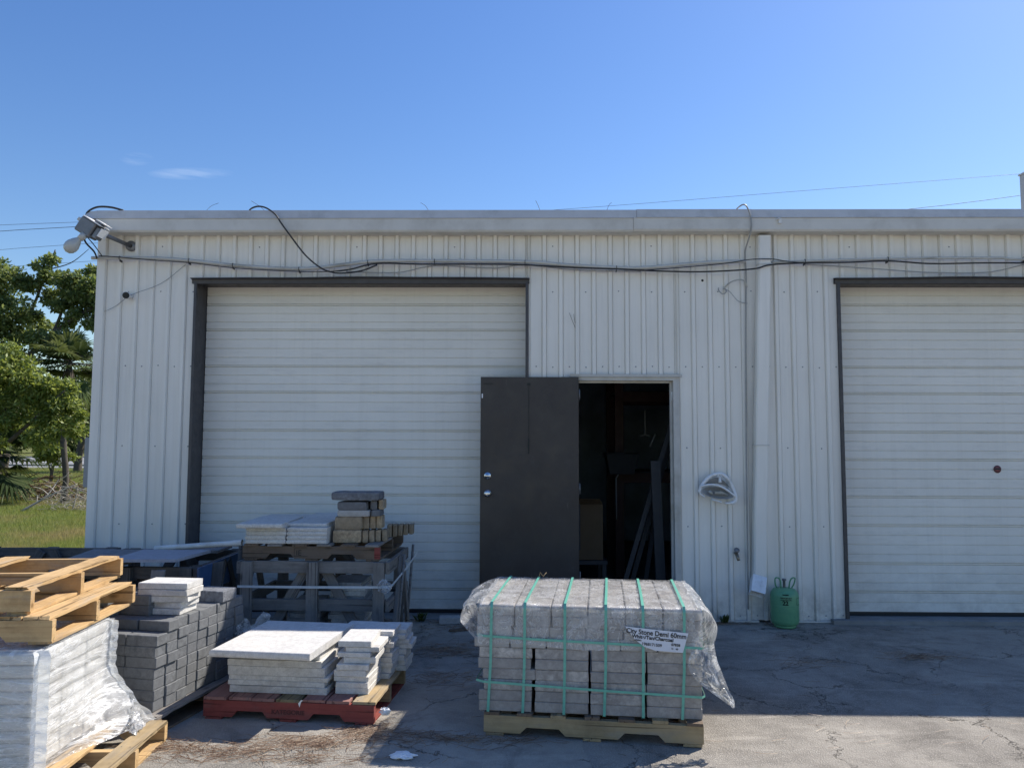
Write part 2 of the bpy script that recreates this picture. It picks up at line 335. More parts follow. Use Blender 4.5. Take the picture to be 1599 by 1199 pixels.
# ---------------------------------------------------------------- mesh helpers
class MB:
    def __init__(s): s.v = []; s.f = []; s.sm = []; s.mi = []
    def add(s, vs, fs, smooth=False, mi=0):
        o = len(s.v); s.v += [tuple(p) for p in vs]
        for q in fs: s.f.append([i+o for i in q]); s.sm.append(smooth); s.mi.append(mi)
    def box(s, a, b, M=None, ch=0., mi=0):
        x0, y0, z0 = a; x1, y1, z1 = b
        if ch > 0:
            vs = []; idx = {}
            for i, X in enumerate((x0, x1)):
                for j, Y in enumerate((y0, y1)):
                    for k, Z in enumerate((z0, z1)):
                        sx, sy, sz = (1 if i == 0 else -1), (1 if j == 0 else -1), (1 if k == 0 else -1)
                        idx[i, j, k] = len(vs)
                        vs += [(X, Y+sy*ch, Z+sz*ch), (X+sx*ch, Y, Z+sz*ch), (X+sx*ch, Y+sy*ch, Z)]
            g = lambda i, j, k, a_: idx[i, j, k]+a_
            fs = []
            for i in (0, 1):
                q = [g(i, 0, 0, 0), g(i, 1, 0, 0), g(i, 1, 1, 0), g(i, 0, 1, 0)]; fs.append(q if i else q[::-1])
                q = [g(0, i, 0, 1), g(1, i, 0, 1), g(1, i, 1, 1), g(0, i, 1, 1)]; fs.append(q[::-1] if i else q)
                q = [g(0, 0, i, 2), g(1, 0, i, 2), g(1, 1, i, 2), g(0, 1, i, 2)]; fs.append(q if i else q[::-1])
            for p in (0, 1):
                for q_ in (0, 1):
                    fs.append([g(0, p, q_, 1), g(1, p, q_, 1), g(1, p, q_, 2), g(0, p, q_, 2)][::1 if p == q_ else -1])
                    fs.append([g(p, 0, q_, 0), g(p, 1, q_, 0), g(p, 1, q_, 2), g(p, 0, q_, 2)][::-1 if p == q_ else 1])
                    fs.append([g(p, q_, 0, 0), g(p, q_, 1, 0), g(p, q_, 1, 1), g(p, q_, 0, 1)][::1 if p == q_ else -1])
            for i in (0, 1):
                for j in (0, 1):
                    for k in (0, 1):
                        t = [g(i, j, k, 0), g(i, j, k, 1), g(i, j, k, 2)]; fs.append(t if (i+j+k) % 2 else t[::-1])
        else:
            vs = [(x, y, z) for x in (x0, x1) for y in (y0, y1) for z in (z0, z1)]
            fs = [(0, 1, 3, 2), (4, 6, 7, 5), (0, 4, 5, 1), (2, 3, 7, 6), (0, 2, 6, 4), (1, 5, 7, 3)]
        if M: vs = [M @ Vector(p) for p in vs]
        s.add(vs, fs, False, mi)
    def prism(s, prof, axis, a, b, mi=0, smooth=False, caps=True):
        # prof: list of 2-D points, swept along axis from a to b
        def P(p, t):
            if axis == 'x': return (t, p[0], p[1])
            if axis == 'y': return (p[0], t, p[1])
            return (p[0], p[1], t)
        n = len(prof); vs = [P(p, a) for p in prof]+[P(p, b) for p in prof]
        fs = [(i, (i+1) % n, n+(i+1) % n, n+i) for i in range(n)]
        if caps: fs += [tuple(range(n))[::-1], tuple(range(n, 2*n))]
        s.add(vs, fs, smooth, mi)
    def sheet(s, prof, axis, a, b, mi=0):
        def P(p, t):
            if axis == 'x': return (t, p[0], p[1])
            return (p[0], p[1], t)
        n = len(prof); vs = [P(p, a) for p in prof]+[P(p, b) for p in prof]
        s.add(vs, [(i, i+1, n+i+1, n+i) for i in range(n-1)], False, mi)
    def tube(s, pts, r, seg=8, smooth=True, caps=True, mi=0):
        pts = [Vector(p) for p in pts]; n = len(pts)
        rs = r if isinstance(r, (list, tuple)) else [r]*n
        vs = []; up = None
        for i, p in enumerate(pts):
            d = (pts[min(i+1, n-1)]-pts[max(i-1, 0)]).normalized()
            if up is None:
                up = Vector((0, 0, 1)) if abs(d.z) < .9 else Vector((1, 0, 0))
            a = d.cross(up).normalized(); up = a.cross(d).normalized()
            for k in range(seg):
                t = 2*math.pi*k/seg; vs.append(p+(a*math.cos(t)+up*math.sin(t))*rs[i])
        fs = []
        for i in range(n-1):
            for k in range(seg):
                k2 = (k+1) % seg; fs.append((i*seg+k, i*seg+k2, (i+1)*seg+k2, (i+1)*seg+k))
        if caps: fs += [tuple(range(seg))[::-1], tuple(range((n-1)*seg, n*seg))]
        s.add(vs, fs, smooth, mi)
    def lathe(s, prof, seg=24, M=None, mi=0, smooth=True):
        vs = []; n = len(prof)
        for (r, z) in prof:
            for k in range(seg):
                t = 2*math.pi*k/seg; vs.append(Vector((r*math.cos(t), r*math.sin(t), z)))
        if M: vs = [M @ p for p in vs]
        fs = [(i*seg+k, i*seg+(k+1) % seg, (i+1)*seg+(k+1) % seg, (i+1)*seg+k) for i in range(n-1) for k in range(seg)]
        s.add(vs, fs, smooth, mi)
    def grid(s, fn, nu, nv, smooth=True, mi=0):
        vs = [fn(i/nu, j/nv) for j in range(nv+1) for i in range(nu+1)]
        fs = [(j*(nu+1)+i, j*(nu+1)+i+1, (j+1)*(nu+1)+i+1, (j+1)*(nu+1)+i) for j in range(nv) for i in range(nu)]
        s.add(vs, fs, smooth, mi)
    def mesh(s, name, mats):
        me = bpy.data.meshes.new(name); me.from_pydata(s.v, [], s.f)
        me.polygons.foreach_set('use_smooth', s.sm); me.polygons.foreach_set('material_index', s.mi)
        for m in (mats if isinstance(mats, (list, tuple)) else [mats]): me.materials.append(M_[m] if isinstance(m, str) else m)
        me.update(); return me
    def build(s, name, mats, parent=None, loc=None, rot=None):
        return link(name, s.mesh(name, mats), parent, loc, rot)
def link(name, me, parent=None, loc=None, rot=None):
    o = bpy.data.objects.new(name, me); C.objects.link(o)
    if parent: o.parent = parent
    if loc is not None: o.location = loc
    if rot is not None: o.rotation_euler = rot
    return o
def tag(o, label=None, cat=None, group=None, kind=None):
    if label: o['label'] = label
    if cat: o['category'] = cat
    if group: o['group'] = group
    if kind: o['kind'] = kind
    return o
def thing(name, label, cat, loc=(0, 0, 0), rz=0., group=None):
    o = bpy.data.objects.new(name, None); C.objects.link(o); o.location = loc; o.rotation_euler = (0, 0, rz)
    o.empty_display_size = .1
    return tag(o, label, cat, group)
def spline(pts, n=6):
    P = [Vector(p) for p in pts]; out = []
    for i in range(len(P)-1):
        a, b, c, d = P[max(i-1, 0)], P[i], P[i+1], P[min(i+2, len(P)-1)]
        for k in range(n):
            t = k/n
            out.append(.5*((2*b)+(c-a)*t+(2*a-5*b+4*c-d)*t*t+(3*b-a-3*c+d)*t**3))
    out.append(P[-1]); return out
def ordn(n):
    W = ['', 'first', 'second', 'third', 'fourth', 'fifth', 'sixth', 'seventh', 'eighth', 'ninth', 'tenth', 'eleventh', 'twelfth', 'thirteenth', 'fourteenth']
    return W[n]
def text_mesh(name, s, size, mat, parent, loc, rot=(R(90), 0, 0), align='LEFT', bold=.0, sx=1., post=None):
    cu = bpy.data.curves.new(name, 'FONT'); cu.body = s; cu.size = size; cu.align_x = align; cu.offset = bold; cu.extrude = .0004
    o = bpy.data.objects.new(name+'_tmp', cu); C.objects.link(o); bpy.context.view_layer.update()
    me = bpy.data.meshes.new_from_object(o.evaluated_get(bpy.context.evaluated_depsgraph_get()))
    bpy.data.objects.remove(o); bpy.data.curves.remove(cu)
    for v in me.vertices:
        v.co.x *= sx
        if post: v.co = post(v.co)
    me.materials.clear(); me.materials.append(M_[mat])
    me.name = name
    return link(name, me, parent, loc, rot)

# ================================================================ GROUND
def struct(name, mb, mat): return tag(mb.build(name, mat), kind='structure')
m = MB(); m.box((-900, -400, -.5), (900, 900, -.012)); struct('ground', m, 'lawn')
m = MB(); m.box((-4.35, -60, -.3), (60, .5, -.004)); m.box((-60, -60, -.3), (-4.35, -.9, -.004)); struct('asphalt_yard', m, 'asphalt')
# old concrete apron on the left half, with an uneven right edge
m = MB(); edge = []
for i in range(60):
    y = -9+i*.155
    edge.append((.33+.05*noise.noise((y*1.7, 0, 3))+.02*noise.noise((y*9, 0, 3)), y))
poly = [(-9, -9)]+edge+[(.3, .1), (-4.3, .1), (-4.3, -.95), (-9, -.95)]
m.prism([(p[0], p[1]) for p in poly], 'z', -.1, .0005); struct('concrete_apron', m, 'apron')
# road beyond the lawn, with kerbs and lane lines
m = MB(); m.box((-400, 42, -.2), (100, 66, -.004)); struct('road', m, 'road')
m = MB()
for y in (43.0, 49.6, 50.2, 57.4, 64.8): m.box((-400, y, -.01), (100, y+.28, .004))
struct('road_markings', m, 'paint')
m = MB(); m.box((-400, 37.5, -.2), (100, 40.6, .03)); struct('pavement', m, 'sill')
m = MB(); m.box((-400, 41.6, -.2), (100, 41.98, .10)); m.box((-400, 66.02, -.2), (100, 66.4, .10)); struct('kerb', m, 'sill')

# ================================================================ BUILDING
B = thing('warehouse', 'long single storey warehouse clad in pale ribbed metal panels with two overhead doors', 'building', (0, 0, 0))
PH, PI_ = -.582, .1558
def ribprof(x0, x1):
    pts = [(x0, 0.)]; k0 = int(math.floor((x0-PH)/PI_))-1
    k = k0
    while True:
        c = PH+k*PI_; k += 1
        if c-.03 > x1: break
        for dx, y in ((-.0270, 0), (-.0260, .006), (-.0235, .006), (-.0225, 0), (-.016, -.0242), (.013, -.0242), (.0195, 0), (.0205, .006), (.0230, .006), (.0240, 0)):
            if x0 < c+dx < x1: pts.append((c+dx, y))
    pts.append((x1, 0.)); return pts
wm = MB()
SEG = [(-4.05, -3.12, .015, 3.75), (-3.12, .03, 3.145, 3.75), (.03, .485, .015, 3.75), (.485, 1.43, 2.235, 3.75), (1.43, 2.955, .015, 3.75), (2.955, 6.1, 3.145, 3.75), (6.1, 9., .015, 3.75)]
for x0, x1, z0, z1 in SEG: wm.sheet(ribprof(x0, x1), 'z', z0, z1)
wm.build('front_wall', 'wall', B)
# fasteners: one head per flat, in rows
sm = MB()
for z in (.055, .86, 1.58, 2.335, 3.05, 3.48):
    k = int((-4.0-PH)/PI_)
    while PH+k*PI_ < 7:
        c = PH+(k+.5)*PI_; k += 1
        if k % 2 and z not in (.055, 2.335): continue
        if z == 3.48 and k % 3: continue
        for x0, x1, z0, z1 in SEG:
            if x0+.03 < c < x1-.03 and z0 < z < z1: sm.lathe([(.0001, -.007), (.004, -.006), (.006, -.002), (.0072, 0)], 8, Matrix.Translation((c, -.0005, z+random.uniform(-.006, .006))) @ Matrix.Rotation(R(-90), 4, 'X'))
tag(sm.build('wall_screws', 'boxpaint', B), kind='stuff')
m = MB(); m.box((-4.045, .05, .0), (-3.985, 5.7, 3.75)); m.build('side_wall', 'wall', B)
m = MB(); m.box((-3.98, 5.6, 0), (9, 5.7, 3.7)); m.build('rear_wall', 'inside', B)
m = MB(); m.box((9.0, .05, 0), (9.05, 5.7, 3.7)); m.build('side_wall', 'inside', B)
m = MB(); m.box((-3.98, .35, -.2), (8.99, 5.59, .02)); m.build('interior_floor', 'cfloor', B)
m = MB(); m.prism([(-.02, 3.755), (-.02, 3.785), (5.9, 3.70), (5.9, 3.66)], 'x', -4.16, 9.2); m.build('roof', 'trim', B)
# inner skin so no daylight enters round the sheets
m = MB()
for x0, x1, z0, z1 in ((-3.98, -3.13, .02, 3.75), (-3.13, .04, 3.2, 3.75), (.04, .48, .02, 3.75), (.48, 1.44, 2.28, 3.75), (1.44, 2.945, .02, 3.75), (2.945, 6.11, 3.2, 3.75), (6.11, 8.99, .02, 3.75)):
    m.box((x0, .03, z0), (x1, .06, z1))
m.build('wall_liner', 'inside', B)
# corner trim
m = MB(); m.box((-4.075, -.026, .012), (-4.0, -.002, 3.62)); m.box((-4.075, -.0015, .012), (-4.047, .09, 3.62)); m.build('corner_trim', 'wall', B)
# base trim strip
for x0, x1 in ((-4.0, -3.125), (.035, .45), (1.47, 2.15), (2.26, 2.95)):
    m = MB(); m.box((x0, -.036, .0), (x1, -.001, .014)); m.build('base_trim', 'trim', B)
# gutter: box section, upper edge lighter and leaning back, lower face, underside
g = MB()
def gutter(x0, x1, dz, s=0):
    g.prism([(-.012+s, 3.585+dz), (-.150+s, 3.583+dz), (-.163+s, 3.600+dz), (-.163+s, 3.708+dz), (-.012+s, 3.708+dz)], 'x', x0, x1, 0)
gutter(-4.02, 1.02, 0); gutter(1.022, 2.1, .004, -.004); gutter(2.102, 9.2, .002)
g.build('gutter', 'trim', B)
g = MB()
def edge_(x0, x1, dz, s=0):
    g.prism([(-.172+s, 3.709+dz), (-.168+s, 3.722+dz), (-.150+s, 3.792+dz), (-.09+s, 3.802+dz), (-.02, 3.802+dz), (-.02, 3.709+dz)], 'x', x0, x1, 0)
edge_(-4.02, 1.05, 0); edge_(1.052, 2.12, .004, -.004); edge_(2.122, 9.2, .003)
# left end: the edge tapers outward to the rake
g.add([(-4.021, -.172, 3.709), (-4.021, -.15, 3.792), (-4.021, -.02, 3.802), (-4.021, -.02, 3.709), (-4.20, -.15, 3.709), (-4.115, -.12, 3.79), (-4.115, -.02, 3.80), (-4.20, -.02, 3.709)],
      [(0, 1, 5, 4), (1, 2, 6, 5), (3, 0, 4, 7), (4, 5, 6, 7)])
g.build('roof_edge_trim', 'gutter_edge', B)
m = MB(); m.prism([(-4.21, 3.705), (-4.19, 3.73), (-4.10, 3.62), (-4.03, 3.585), (-4.03, 3.575), (-4.11, 3.60)], 'y', -.16, 5.9); m.build('rake_trim', 'pvc', B)
# patches of grime: fascia joint bracket
m = MB(); m.box((2.36, -.185, 3.655), (2.385, -.164, 3.70)); m.box((2.345, -.20, 3.69), (2.37, -.164, 3.70)); m.build('gutter_bracket', 'white', B)
# downspout
dm = MB()
for t in range(14):
    z0 = .40+t*3.16/14; z1 = .40+(t+1)*3.16/14
    xo0 = 2.085+.112*(t/14)+.0025*math.sin(t*1.7); xo1 = 2.085+.112*((t+1)/14)+.0025*math.sin((t+1)*1.7)
    vs = []
    for (xo, z) in ((xo0, z0), (xo1, z1)):
        for dx, dy in ((0, -.105), (.012, -.117), (.103, -.117), (.115, -.105), (.115, -.03), (0, -.03)): vs.append((xo+dx, dy, z))
    dm.add(vs, [(i, (i+1) % 6, 6+(i+1) % 6, 6+i) for i in range(6)])
ds = dm.build('downspout', 'wall', B)
for q in ((2.185, 3.28, 2.312), (2.12, 1.6, 2.25)):
    m = MB(); m.box((q[0], -.121, q[1]), (q[2], -.028, q[1]+.014)); m.build('downspout_strap', 'trim', ds)
M = Matrix.Translation((2.13, -.10, .385)) @ Matrix.Rotation(R(-8), 4, 'Z') @ Matrix.Rotation(R(14), 4, 'Y') @ Matrix.Rotation(R(-32), 4, 'X')
m = MB()
a, b, c, d = -.062, .062, -.05, .05
for (p0, p1) in (((a, c), (b, c+.002)), ((a, d), (b, d+.002)),): m.box((p0[0], p0[1], -.13), (p1[0], p1[1], .03), M)
m.box((a, c+.003, -.13), (a+.002, d-.001, .03), M); m.box((b-.002, c+.003, -.13), (b, d-.001, .03), M)
m.box((.012, c-.004, -.13), (.018, c-.001, .03), M)
m.build('downspout_elbow', 'whitemetal', ds)

# overhead doors ----------------------------------------------------------
GRV = [.038, .228, .491, .848, 1.116, 1.469, 1.732, 2.101, 2.355, 2.711, 2.961, 3.25]
def door_profile():
    pts = [(.24, .022)]
    for i in range(len(GRV)-1):
        a, b = GRV[i], GRV[i+1]; n = max(2, round((b-a)/.0895))
        if i: pts += [(.24, a-.011), (.257, a-.009), (.257, a-.004), (.240, a-.001), (.240, a+.007), (.254, a+.009), (.254, a+.012), (.24, a+.015)]
        for k in range(1, n):
            z = a+(b-a)*k/n; pts += [(.24, z-.006), (.250, z-.0015), (.250, z+.001), (.2405, z+.004)]
    pts.append((.24, 3.3)); return pts
def overhead(x0, x1, jamb_w, name_lab):
    t = bpy.data.objects.new('overhead_door', None); C.objects.link(t); t.parent = B; t['label'] = name_lab
    m = MB(); m.sheet(door_profile(), 'x', x0+.005, x1-.005); m.box((x0+.005, .272, .02), (x1-.005, .28, 3.3)); m.build('door_curtain', 'odoor', t)
    m = MB(); m.box((x0+.005, .232, .012), (x1-.005, .262, .045)); m.build('bottom_seal', 'black', t)
    m = MB()
    m.box((x0-.012, -.034, 0), (x0+jamb_w, .0, 3.14)); m.box((x0-.012, .0005, 0), (x0-.001, .285, 3.14)); m.build('jamb', 'jamb', t); m = MB()
    m.box((x1-jamb_w, -.034, 0), (x1+.012, .0, 3.14)); m.box((x1+.001, .0005, 0), (x1+.012, .285, 3.14)); m.build('jamb', 'jamb', t)
    # header drip cap, slightly wavy
    hm = MB(); n = 26; vs = []
    for i in range(n+1):
        x = x0-.035+(x1-x0+.06)*i/n; dz = .011*noise.noise((x*1.1, 2, 0))+.010*math.sin(i/n*math.pi)
        for (y, z) in ((-.030, 3.118+dz*.3), (-.034, 3.155+dz), (-.075, 3.160+dz), (-.075, 3.166+dz), (-.002, 3.178+dz), (-.0015, 3.12)): vs.append((x, y, z))
    fs = [(i*6+k, i*6+k+1, (i+1)*6+k+1, (i+1)*6+k) for i in range(n) for k in range(5)]
    hm.add(vs, fs); hm.box((x0, .0, 3.135), (x1, .23, 3.15)); hm.build('header_trim', 'jamb', t)
    m = MB(); m.box((x0, -.02, -.05), (x1, .34, .008)); m.build('threshold', 'sill', t)
    return t
overhead(-3.12, .03, .012, 'left overhead door, half hidden behind the opened dark entry door')
o2 = overhead(2.955, 6.1, .014, 'right overhead door with a round sticker')
m = MB(); m.box((2.80, -.10, -.05), (6.4, -.022, .035)); m.build('door_sill', 'sill', B)
st = MB(); st.lathe([(.0001, .0015), (.036, .0015), (.036, 0)], 24, mi=0)
o = tag(st.build('sticker', 'redink', None, (4.52, .236, 1.385), (R(90), 0, 0)), 'small round red and grey sticker on the right hand overhead door', 'sticker')
m = MB(); m.lathe([(.026, .0025), (.031, .0025), (.031, .0016)], 20); m.box((-.028, -.006, .0016), (.028, .010, .0026)); m.build('printed_band', 'board', o)
text_mesh('lettering', 'STOP', .013, 'ink', o, (0, -.003, .0028), (0, 0, 0), 'CENTER')

# entry door -----------------------------------------------------------------
D = bpy.data.objects.new('entry_door', None); C.objects.link(D); D.parent = B; D['label'] = 'dark brown steel entry door standing fully open against the wall'
m = MB(); m.box((-.398, -.075, .10), (.512, -.034, 2.232), ch=.003); m.build('door_leaf', 'leafdoor', D)
m = MB(); m.box((-.37, -.079, 2.165), (-.28, -.0755, 2.172)); m.build('door_plate', 'ink', D)
m = MB(); m.box((.035, -.082, 2.150), (.065, -.0755, 2.175)); m.box((.048, -.079, 1.655), (.052, -.0755, 2.151)); m.box((.043, -.081, 1.52), (.055, -.0755, 1.66)); m.build('door_chain', 'ink', D)
m = MB(); m.box((-.388, -.079, 2.035), (-.377, -.0755, 2.075)); m.build('latch_plate', 'whitemetal', D)
for zz, nm in ((1.318, 'deadbolt'), (1.158, 'door_knob')):
    m = MB(); M = Matrix.Translation((-.330, -.0755, zz)) @ Matrix.Rotation(R(90), 4, 'X')
    if nm == 'deadbolt': m.lathe([(.034, 0), (.034, .006), (.028, .012), (.016, .013), (.015, .019), (.0001, .019)], 20, M); m.box((-.346, -.102, zz-.004), (-.314, -.0945, zz+.004))
    else: m.lathe([(.034, 0), (.034, .006), (.020, .010), (.014, .02), (.014, .034), (.026, .042), (.030, .052), (.026, .064), (.012, .069), (.0001, .069)], 20, M)
    m.build(nm, 'chrome', D)
for z in (.35, 1.15, 2.02):
    m = MB(); m.lathe([(.0001, 0), (.007, 0), (.007, .1), (.0001, .1)], 10, Matrix.Translation((.5205, -.05, z))); m.build('hinge', 'galv', D)
m = MB()
m.box((.430, -.046, 2.236), (1.475, -.0225, 2.262)); m.box((.485, -.03, 2.205), (1.43, .10, 2.235)); m.box((1.395, -.034, .0), (1.43, .10, 2.204)); m.box((1.4305, -.028, .0), (1.452, -.002, 2.235)); m.box((.486, -.022, .0), (.515, .10, 2.204)); m.box((1.375, .03, .0), (1.394, .06, 2.204)); m.box((.516, .03, 2.185), (1.374, .06, 2.2045))
m.build('door_frame', 'frame', D)
m = MB(); m.box((1.385, .0, 2.02), (1.394, .029, 2.10)); m.build('strike_plate', 'whitemetal', D)
m = MB(); m.box((.50, -.16, 0), (1.42, .34, .09)); m.build('doorstep', 'sill', D)

# ================================================================ THINGS INSIDE THE DOORWAY
t = thing('storage_rack', 'red steel storage rack standing in the dark interior', 'rack', (1.15, 2.1, 0))
for x, y in ((0, 0), (0, .9), (1.6, 0), (1.6, .9)):
    m = MB(); m.box((x-.05, y-.045, .02), (x+.05, y+.045, 3.1)); m.build('post', 'rust', t)
for z in (1.15, 2.12):
    for y in (-.02, .92):
        m = MB(); m.box((.052, y-.02, z), (1.548, y+.02, z+.11)); m.build('beam', 'rust', t)
    m = MB(); m.box((.0, .06, z+.112), (1.6, .84, z+.13)); m.build('shelf', 'board', t)
t = thing('bin', 'grey plastic bin hanging on the red rack inside', 'bin', (1.14, 1.86, 1.26))
m = MB(); m.add([(-.14, -.12, 0), (.14, -.12, 0), (.14, .12, 0), (-.14, .12, 0), (-.18, -.16, .24), (.18, -.16, .24), (.18, .16, .24), (-.18, .16, .24)], [(0, 1, 2, 3), (0, 4, 5, 1), (1, 5, 6, 2), (2, 6, 7, 3), (3, 7, 4, 0)]); m.build('bin_body', 'board', t)
m = MB(); m.tube([(-.185, -.165, .24), (.185, -.165, .24), (.185, .165, .24), (-.185, .165, .24), (-.185, -.165, .24)], .01, 6); m.build('rim', 'board', t)
m = MB(); m.tube([(1.06, 1.66, 1.22), (1.065, 1.67, .75)], .008, 6); m.tube([(1.06, 1.66, 1.22), (1.09, 1.67, 1.26)], .006, 6); tag(m.build('white_rod', 'boxpaint'), 'thin white rod hanging below the grey bin inside', 'rod')
t = thing('cardboard_box', 'brown cardboard box just inside the doorway beside the open door', 'box', (.55, .95, .44))
m = MB(); m.box((-.20, -.25, 0), (.26, .25, .56), ch=.004); m.build('box_body', 'card', t)
m = MB(); m.add([(-.20, -.25, .561), (.26, -.25, .561), (.22, -.36, .62), (-.18, -.36, .63)], [(0, 1, 2, 3)]); m.build('flap', 'card', t)
m = MB(); m.box((-.03, -.255, .1), (.03, -.2505, .56)); m.build('tape', 'board', t)
t = thing('stand', 'low dark stand carrying the cardboard box inside the doorway', 'stand', (.55, .95, .02)); m = MB(); m.box((-.25, -.28, .38), (.30, .28, .418)); m.build('top', 'board', t)
for x, y in ((-.22, -.25), (.27, -.25), (-.22, .25), (.27, .25)):
    m = MB(); m.box((x-.02, y-.02, 0), (x+.02, y+.02, .379)); m.build('leg', 'board', t)
m = MB(); m.box((-.045, -.02, 0), (.045, .02, 1.42)); tag(m.build('plank', 'board', None, (1.33, .32, .03), (0, R(-2), 0)), 'short grey plank upright against the inner side of the doorway', 'plank')
for i, (x, a, L, lab) in enumerate(((.93, 17, 1.9, 'long dark plank leaning to the right inside the doorway'), (1.02, 16, 1.75, 'second leaning plank behind the long dark one inside the doorway'), (1.2, 9, 1.0, 'short narrow lath leaning at the foot of the doorway'))):
    m = MB(); m.box((-.022, -.012, 0), (.022, .012, L)); tag(m.build('plank', 'board', None, (x, .48+i*.1, .04), (0, R(a), 0)), lab, 'plank')
t = thing('hanging_tool', 'metal garden tool hanging on the far wall inside', 'tool', (1.42, 1.8, 1.72))
m = MB(); m.tube([(0, 0, 0), (.0, 0, .28)], .008, 6); m.build('handle', 'boxpaint', t)
m = MB(); m.tube([(-.06, 0, -.02), (.0, 0, 0), (.05, 0, -.02)], .008, 6); m.tube([(.10, -.1, .0), (.04, -.1, -.14)], .010, 6); m.build('tool_head', 'boxpaint', t)

# ================================================================ THINGS ON THE WALL
# conduit (one continuous painted pipe run) and its clips
t = thing('conduit', 'pale painted conduit running the whole length of the wall below the gutter', 'conduit', (0, 0, 0))
P1 = [(-4.10, -.05, 3.352), (-3.9, -.045, 3.352), (-3.52, -.045, 3.350), (-3.18, -.045, 3.328), (-2.68, -.045, 3.275), (-2.11, -.045, 3.247), (-1.69, -.045, 3.287), (-1.39, -.045, 3.320), (-.84, -.045, 3.322), (.01, -.045, 3.314), (.38, -.045, 3.285), (.86, -.045, 3.258), (1.15, -.045, 3.258), (1.70, -.045, 3.305), (2.08, -.045, 3.318)]
P2 = [(2.32, -.045, 3.308), (2.6, -.045, 3.318), (3.02, -.045, 3.331), (3.5, -.045, 3.343), (3.98, -.045, 3.349), (4.45, -.045, 3.348), (4.8, -.045, 3.332), (7, -.045, 3.33)]
m = MB(); m.tube(spline([(x, -.075, z+.004) for x, y, z in P1]), .0165, 10); m.build('pipe', 'pvc', t)
m = MB(); m.tube(spline([(x, -.075, z+.004) for x, y, z in P2]), .0115, 10); m.build('pipe', 'pvc', t)
m = MB()
for x, z in ((-3.83, 3.352), (-3.17, 3.327), (-2.75, 3.283), (-2.12, 3.247), (-1.47, 3.312), (-.84, 3.322), (.012, 3.312), (.87, 3.257), (2.63, 3.319), (3.4, 3.34), (4.66, 3.34)): m.lathe([(.018, -.003), (.020, -.0025), (.020, .0025), (.018, .003)], 12, Matrix.Translation((x, -.076, z+.003)) @ Matrix.Rotation(R(90), 4, 'Y')); m.box((x-.0025, -.079, z-.032), (x+.0025, -.0305, z-.014))
tag(m.build('pipe_clips', 'black', t), kind='stuff')
def cable(pts, r, mat, label, n=6, name='cable'):
    m = MB(); m.tube(spline(pts, n), r, 6); return tag(m.build(name, mat), label, 'cable')
BC1 = [(-4.02, -.098, 3.370), (-3.88, -.098, 3.362), (-3.51, -.095, 3.330), (-3.17, -.085, 3.308), (-2.67, -.085, 3.252), (-2.04, -.085, 3.222), (-1.68, -.085, 3.236), (-1.39, -.088, 3.298), (-.95, -.09, 3.292), (-.35, -.09, 3.292), (.0, -.09, 3.286), (.49, -.09, 3.258), (.86, -.09, 3.246), (1.27, -.09, 3.226), (1.69, -.09, 3.220), (2.12, -.135, 3.235), (2.29, -.135, 3.275), (2.62, -.09, 3.303), (3.01, -.09, 3.308), (3.4, -.09, 3.321), (3.78, -.09, 3.296), (4.26, -.09, 3.302), (4.67, -.09, 3.302), (6.8, -.09, 3.30)]
m = MB(); P = spline(BC1, 6); m.tube(P, [.0042 if p.x < -1.75 else .0075 for p in P], 7); tag(m.build('cable', 'black'), 'long black cable running along and just below the wall conduit', 'cable')
cable([(-2.66, .1, 3.80), (-2.60, -.10, 3.806), (-2.50, -.19, 3.815), (-2.41, -.20, 3.800), (-2.32, -.20, 3.737), (-2.256, -.20, 3.646), (-2.163, -.18, 3.518), (-2.04, -.16, 3.361), (-1.918, -.14, 3.258), (-1.828, -.12, 3.216), (-1.708, -.10, 3.204), (-1.53, -.09, 3.228), (-1.38, -.09, 3.285)], .008, 'black', 'black cable drooping from the roof edge down to the conduit')
cable([(-1.68, -.05, 3.231), (-1.2, -.05, 3.220), (-.83, -.05, 3.286), (-.29, -.05, 3.262), (.007, -.05, 3.292), (.496, -.05, 3.245), (1.1, -.05, 3.23)], .005, 'greycable', 'thin pale cable sagging just under the conduit at mid wall')
cable([(2.63, -.05, 3.30), (2.84, -.05, 3.286), (3.31, -.05, 3.255), (3.79, -.05, 3.222), (4.32, -.05, 3.222), (4.68, -.05, 3.297)], .005, 'greycable', 'thin pale cable sagging above the right overhead door')
cable([(1.1, -.07, 3.236), (1.5, -.09, 3.262), (1.9, -.09, 3.30), (2.10, -.13, 3.325), (2.3, -.13, 3.330), (2.45, -.085, 3.32), (2.62, -.09, 3.302)], .0045, 'black', 'short dark cable crossing behind the downspout at conduit height')
cable([(1.99, .08, 3.80), (2.01, -.15, 3.822), (2.057, -.19, 3.820), (2.098, -.19, 3.715), (2.105, -.18, 3.592), (2.085, -.07, 3.45), (2.083, -.05, 3.377), (2.090, -.04, 3.133), (2.077, -.04, 2.649), (2.062, -.04, 1.6), (2.050, -.04, .12)], .007, 'greycable', 'grey cable dropping from the roof edge straight down beside the downspout')
cable([(-3.985, -.03, 2.85), (-3.88, -.03, 2.90), (-3.72, -.05, 3.005), (-3.45, -.03, 3.12), (-3.22, -.035, 3.30)], .0028, 'greycable', 'hair thin wire rising past the small camera to the conduit')
cable([(1.88, -.02, 3.07), (1.93, -.06, 3.12), (2.0, -.07, 3.146), (2.06, -.07, 3.14), (2.09, -.05, 3.10), (2.10, -.03, 3.085)], .0065, 'pvc', 'pale arched cable loop left of the downspout')
cable([(1.88, -.03, 3.07), (1.93, -.05, 3.04), (2.0, -.05, 2.957), (2.06, -.04, 2.935), (2.10, -.03, 2.932)], .0035, 'greycable', 'thin grey wire hanging below the arched loop')
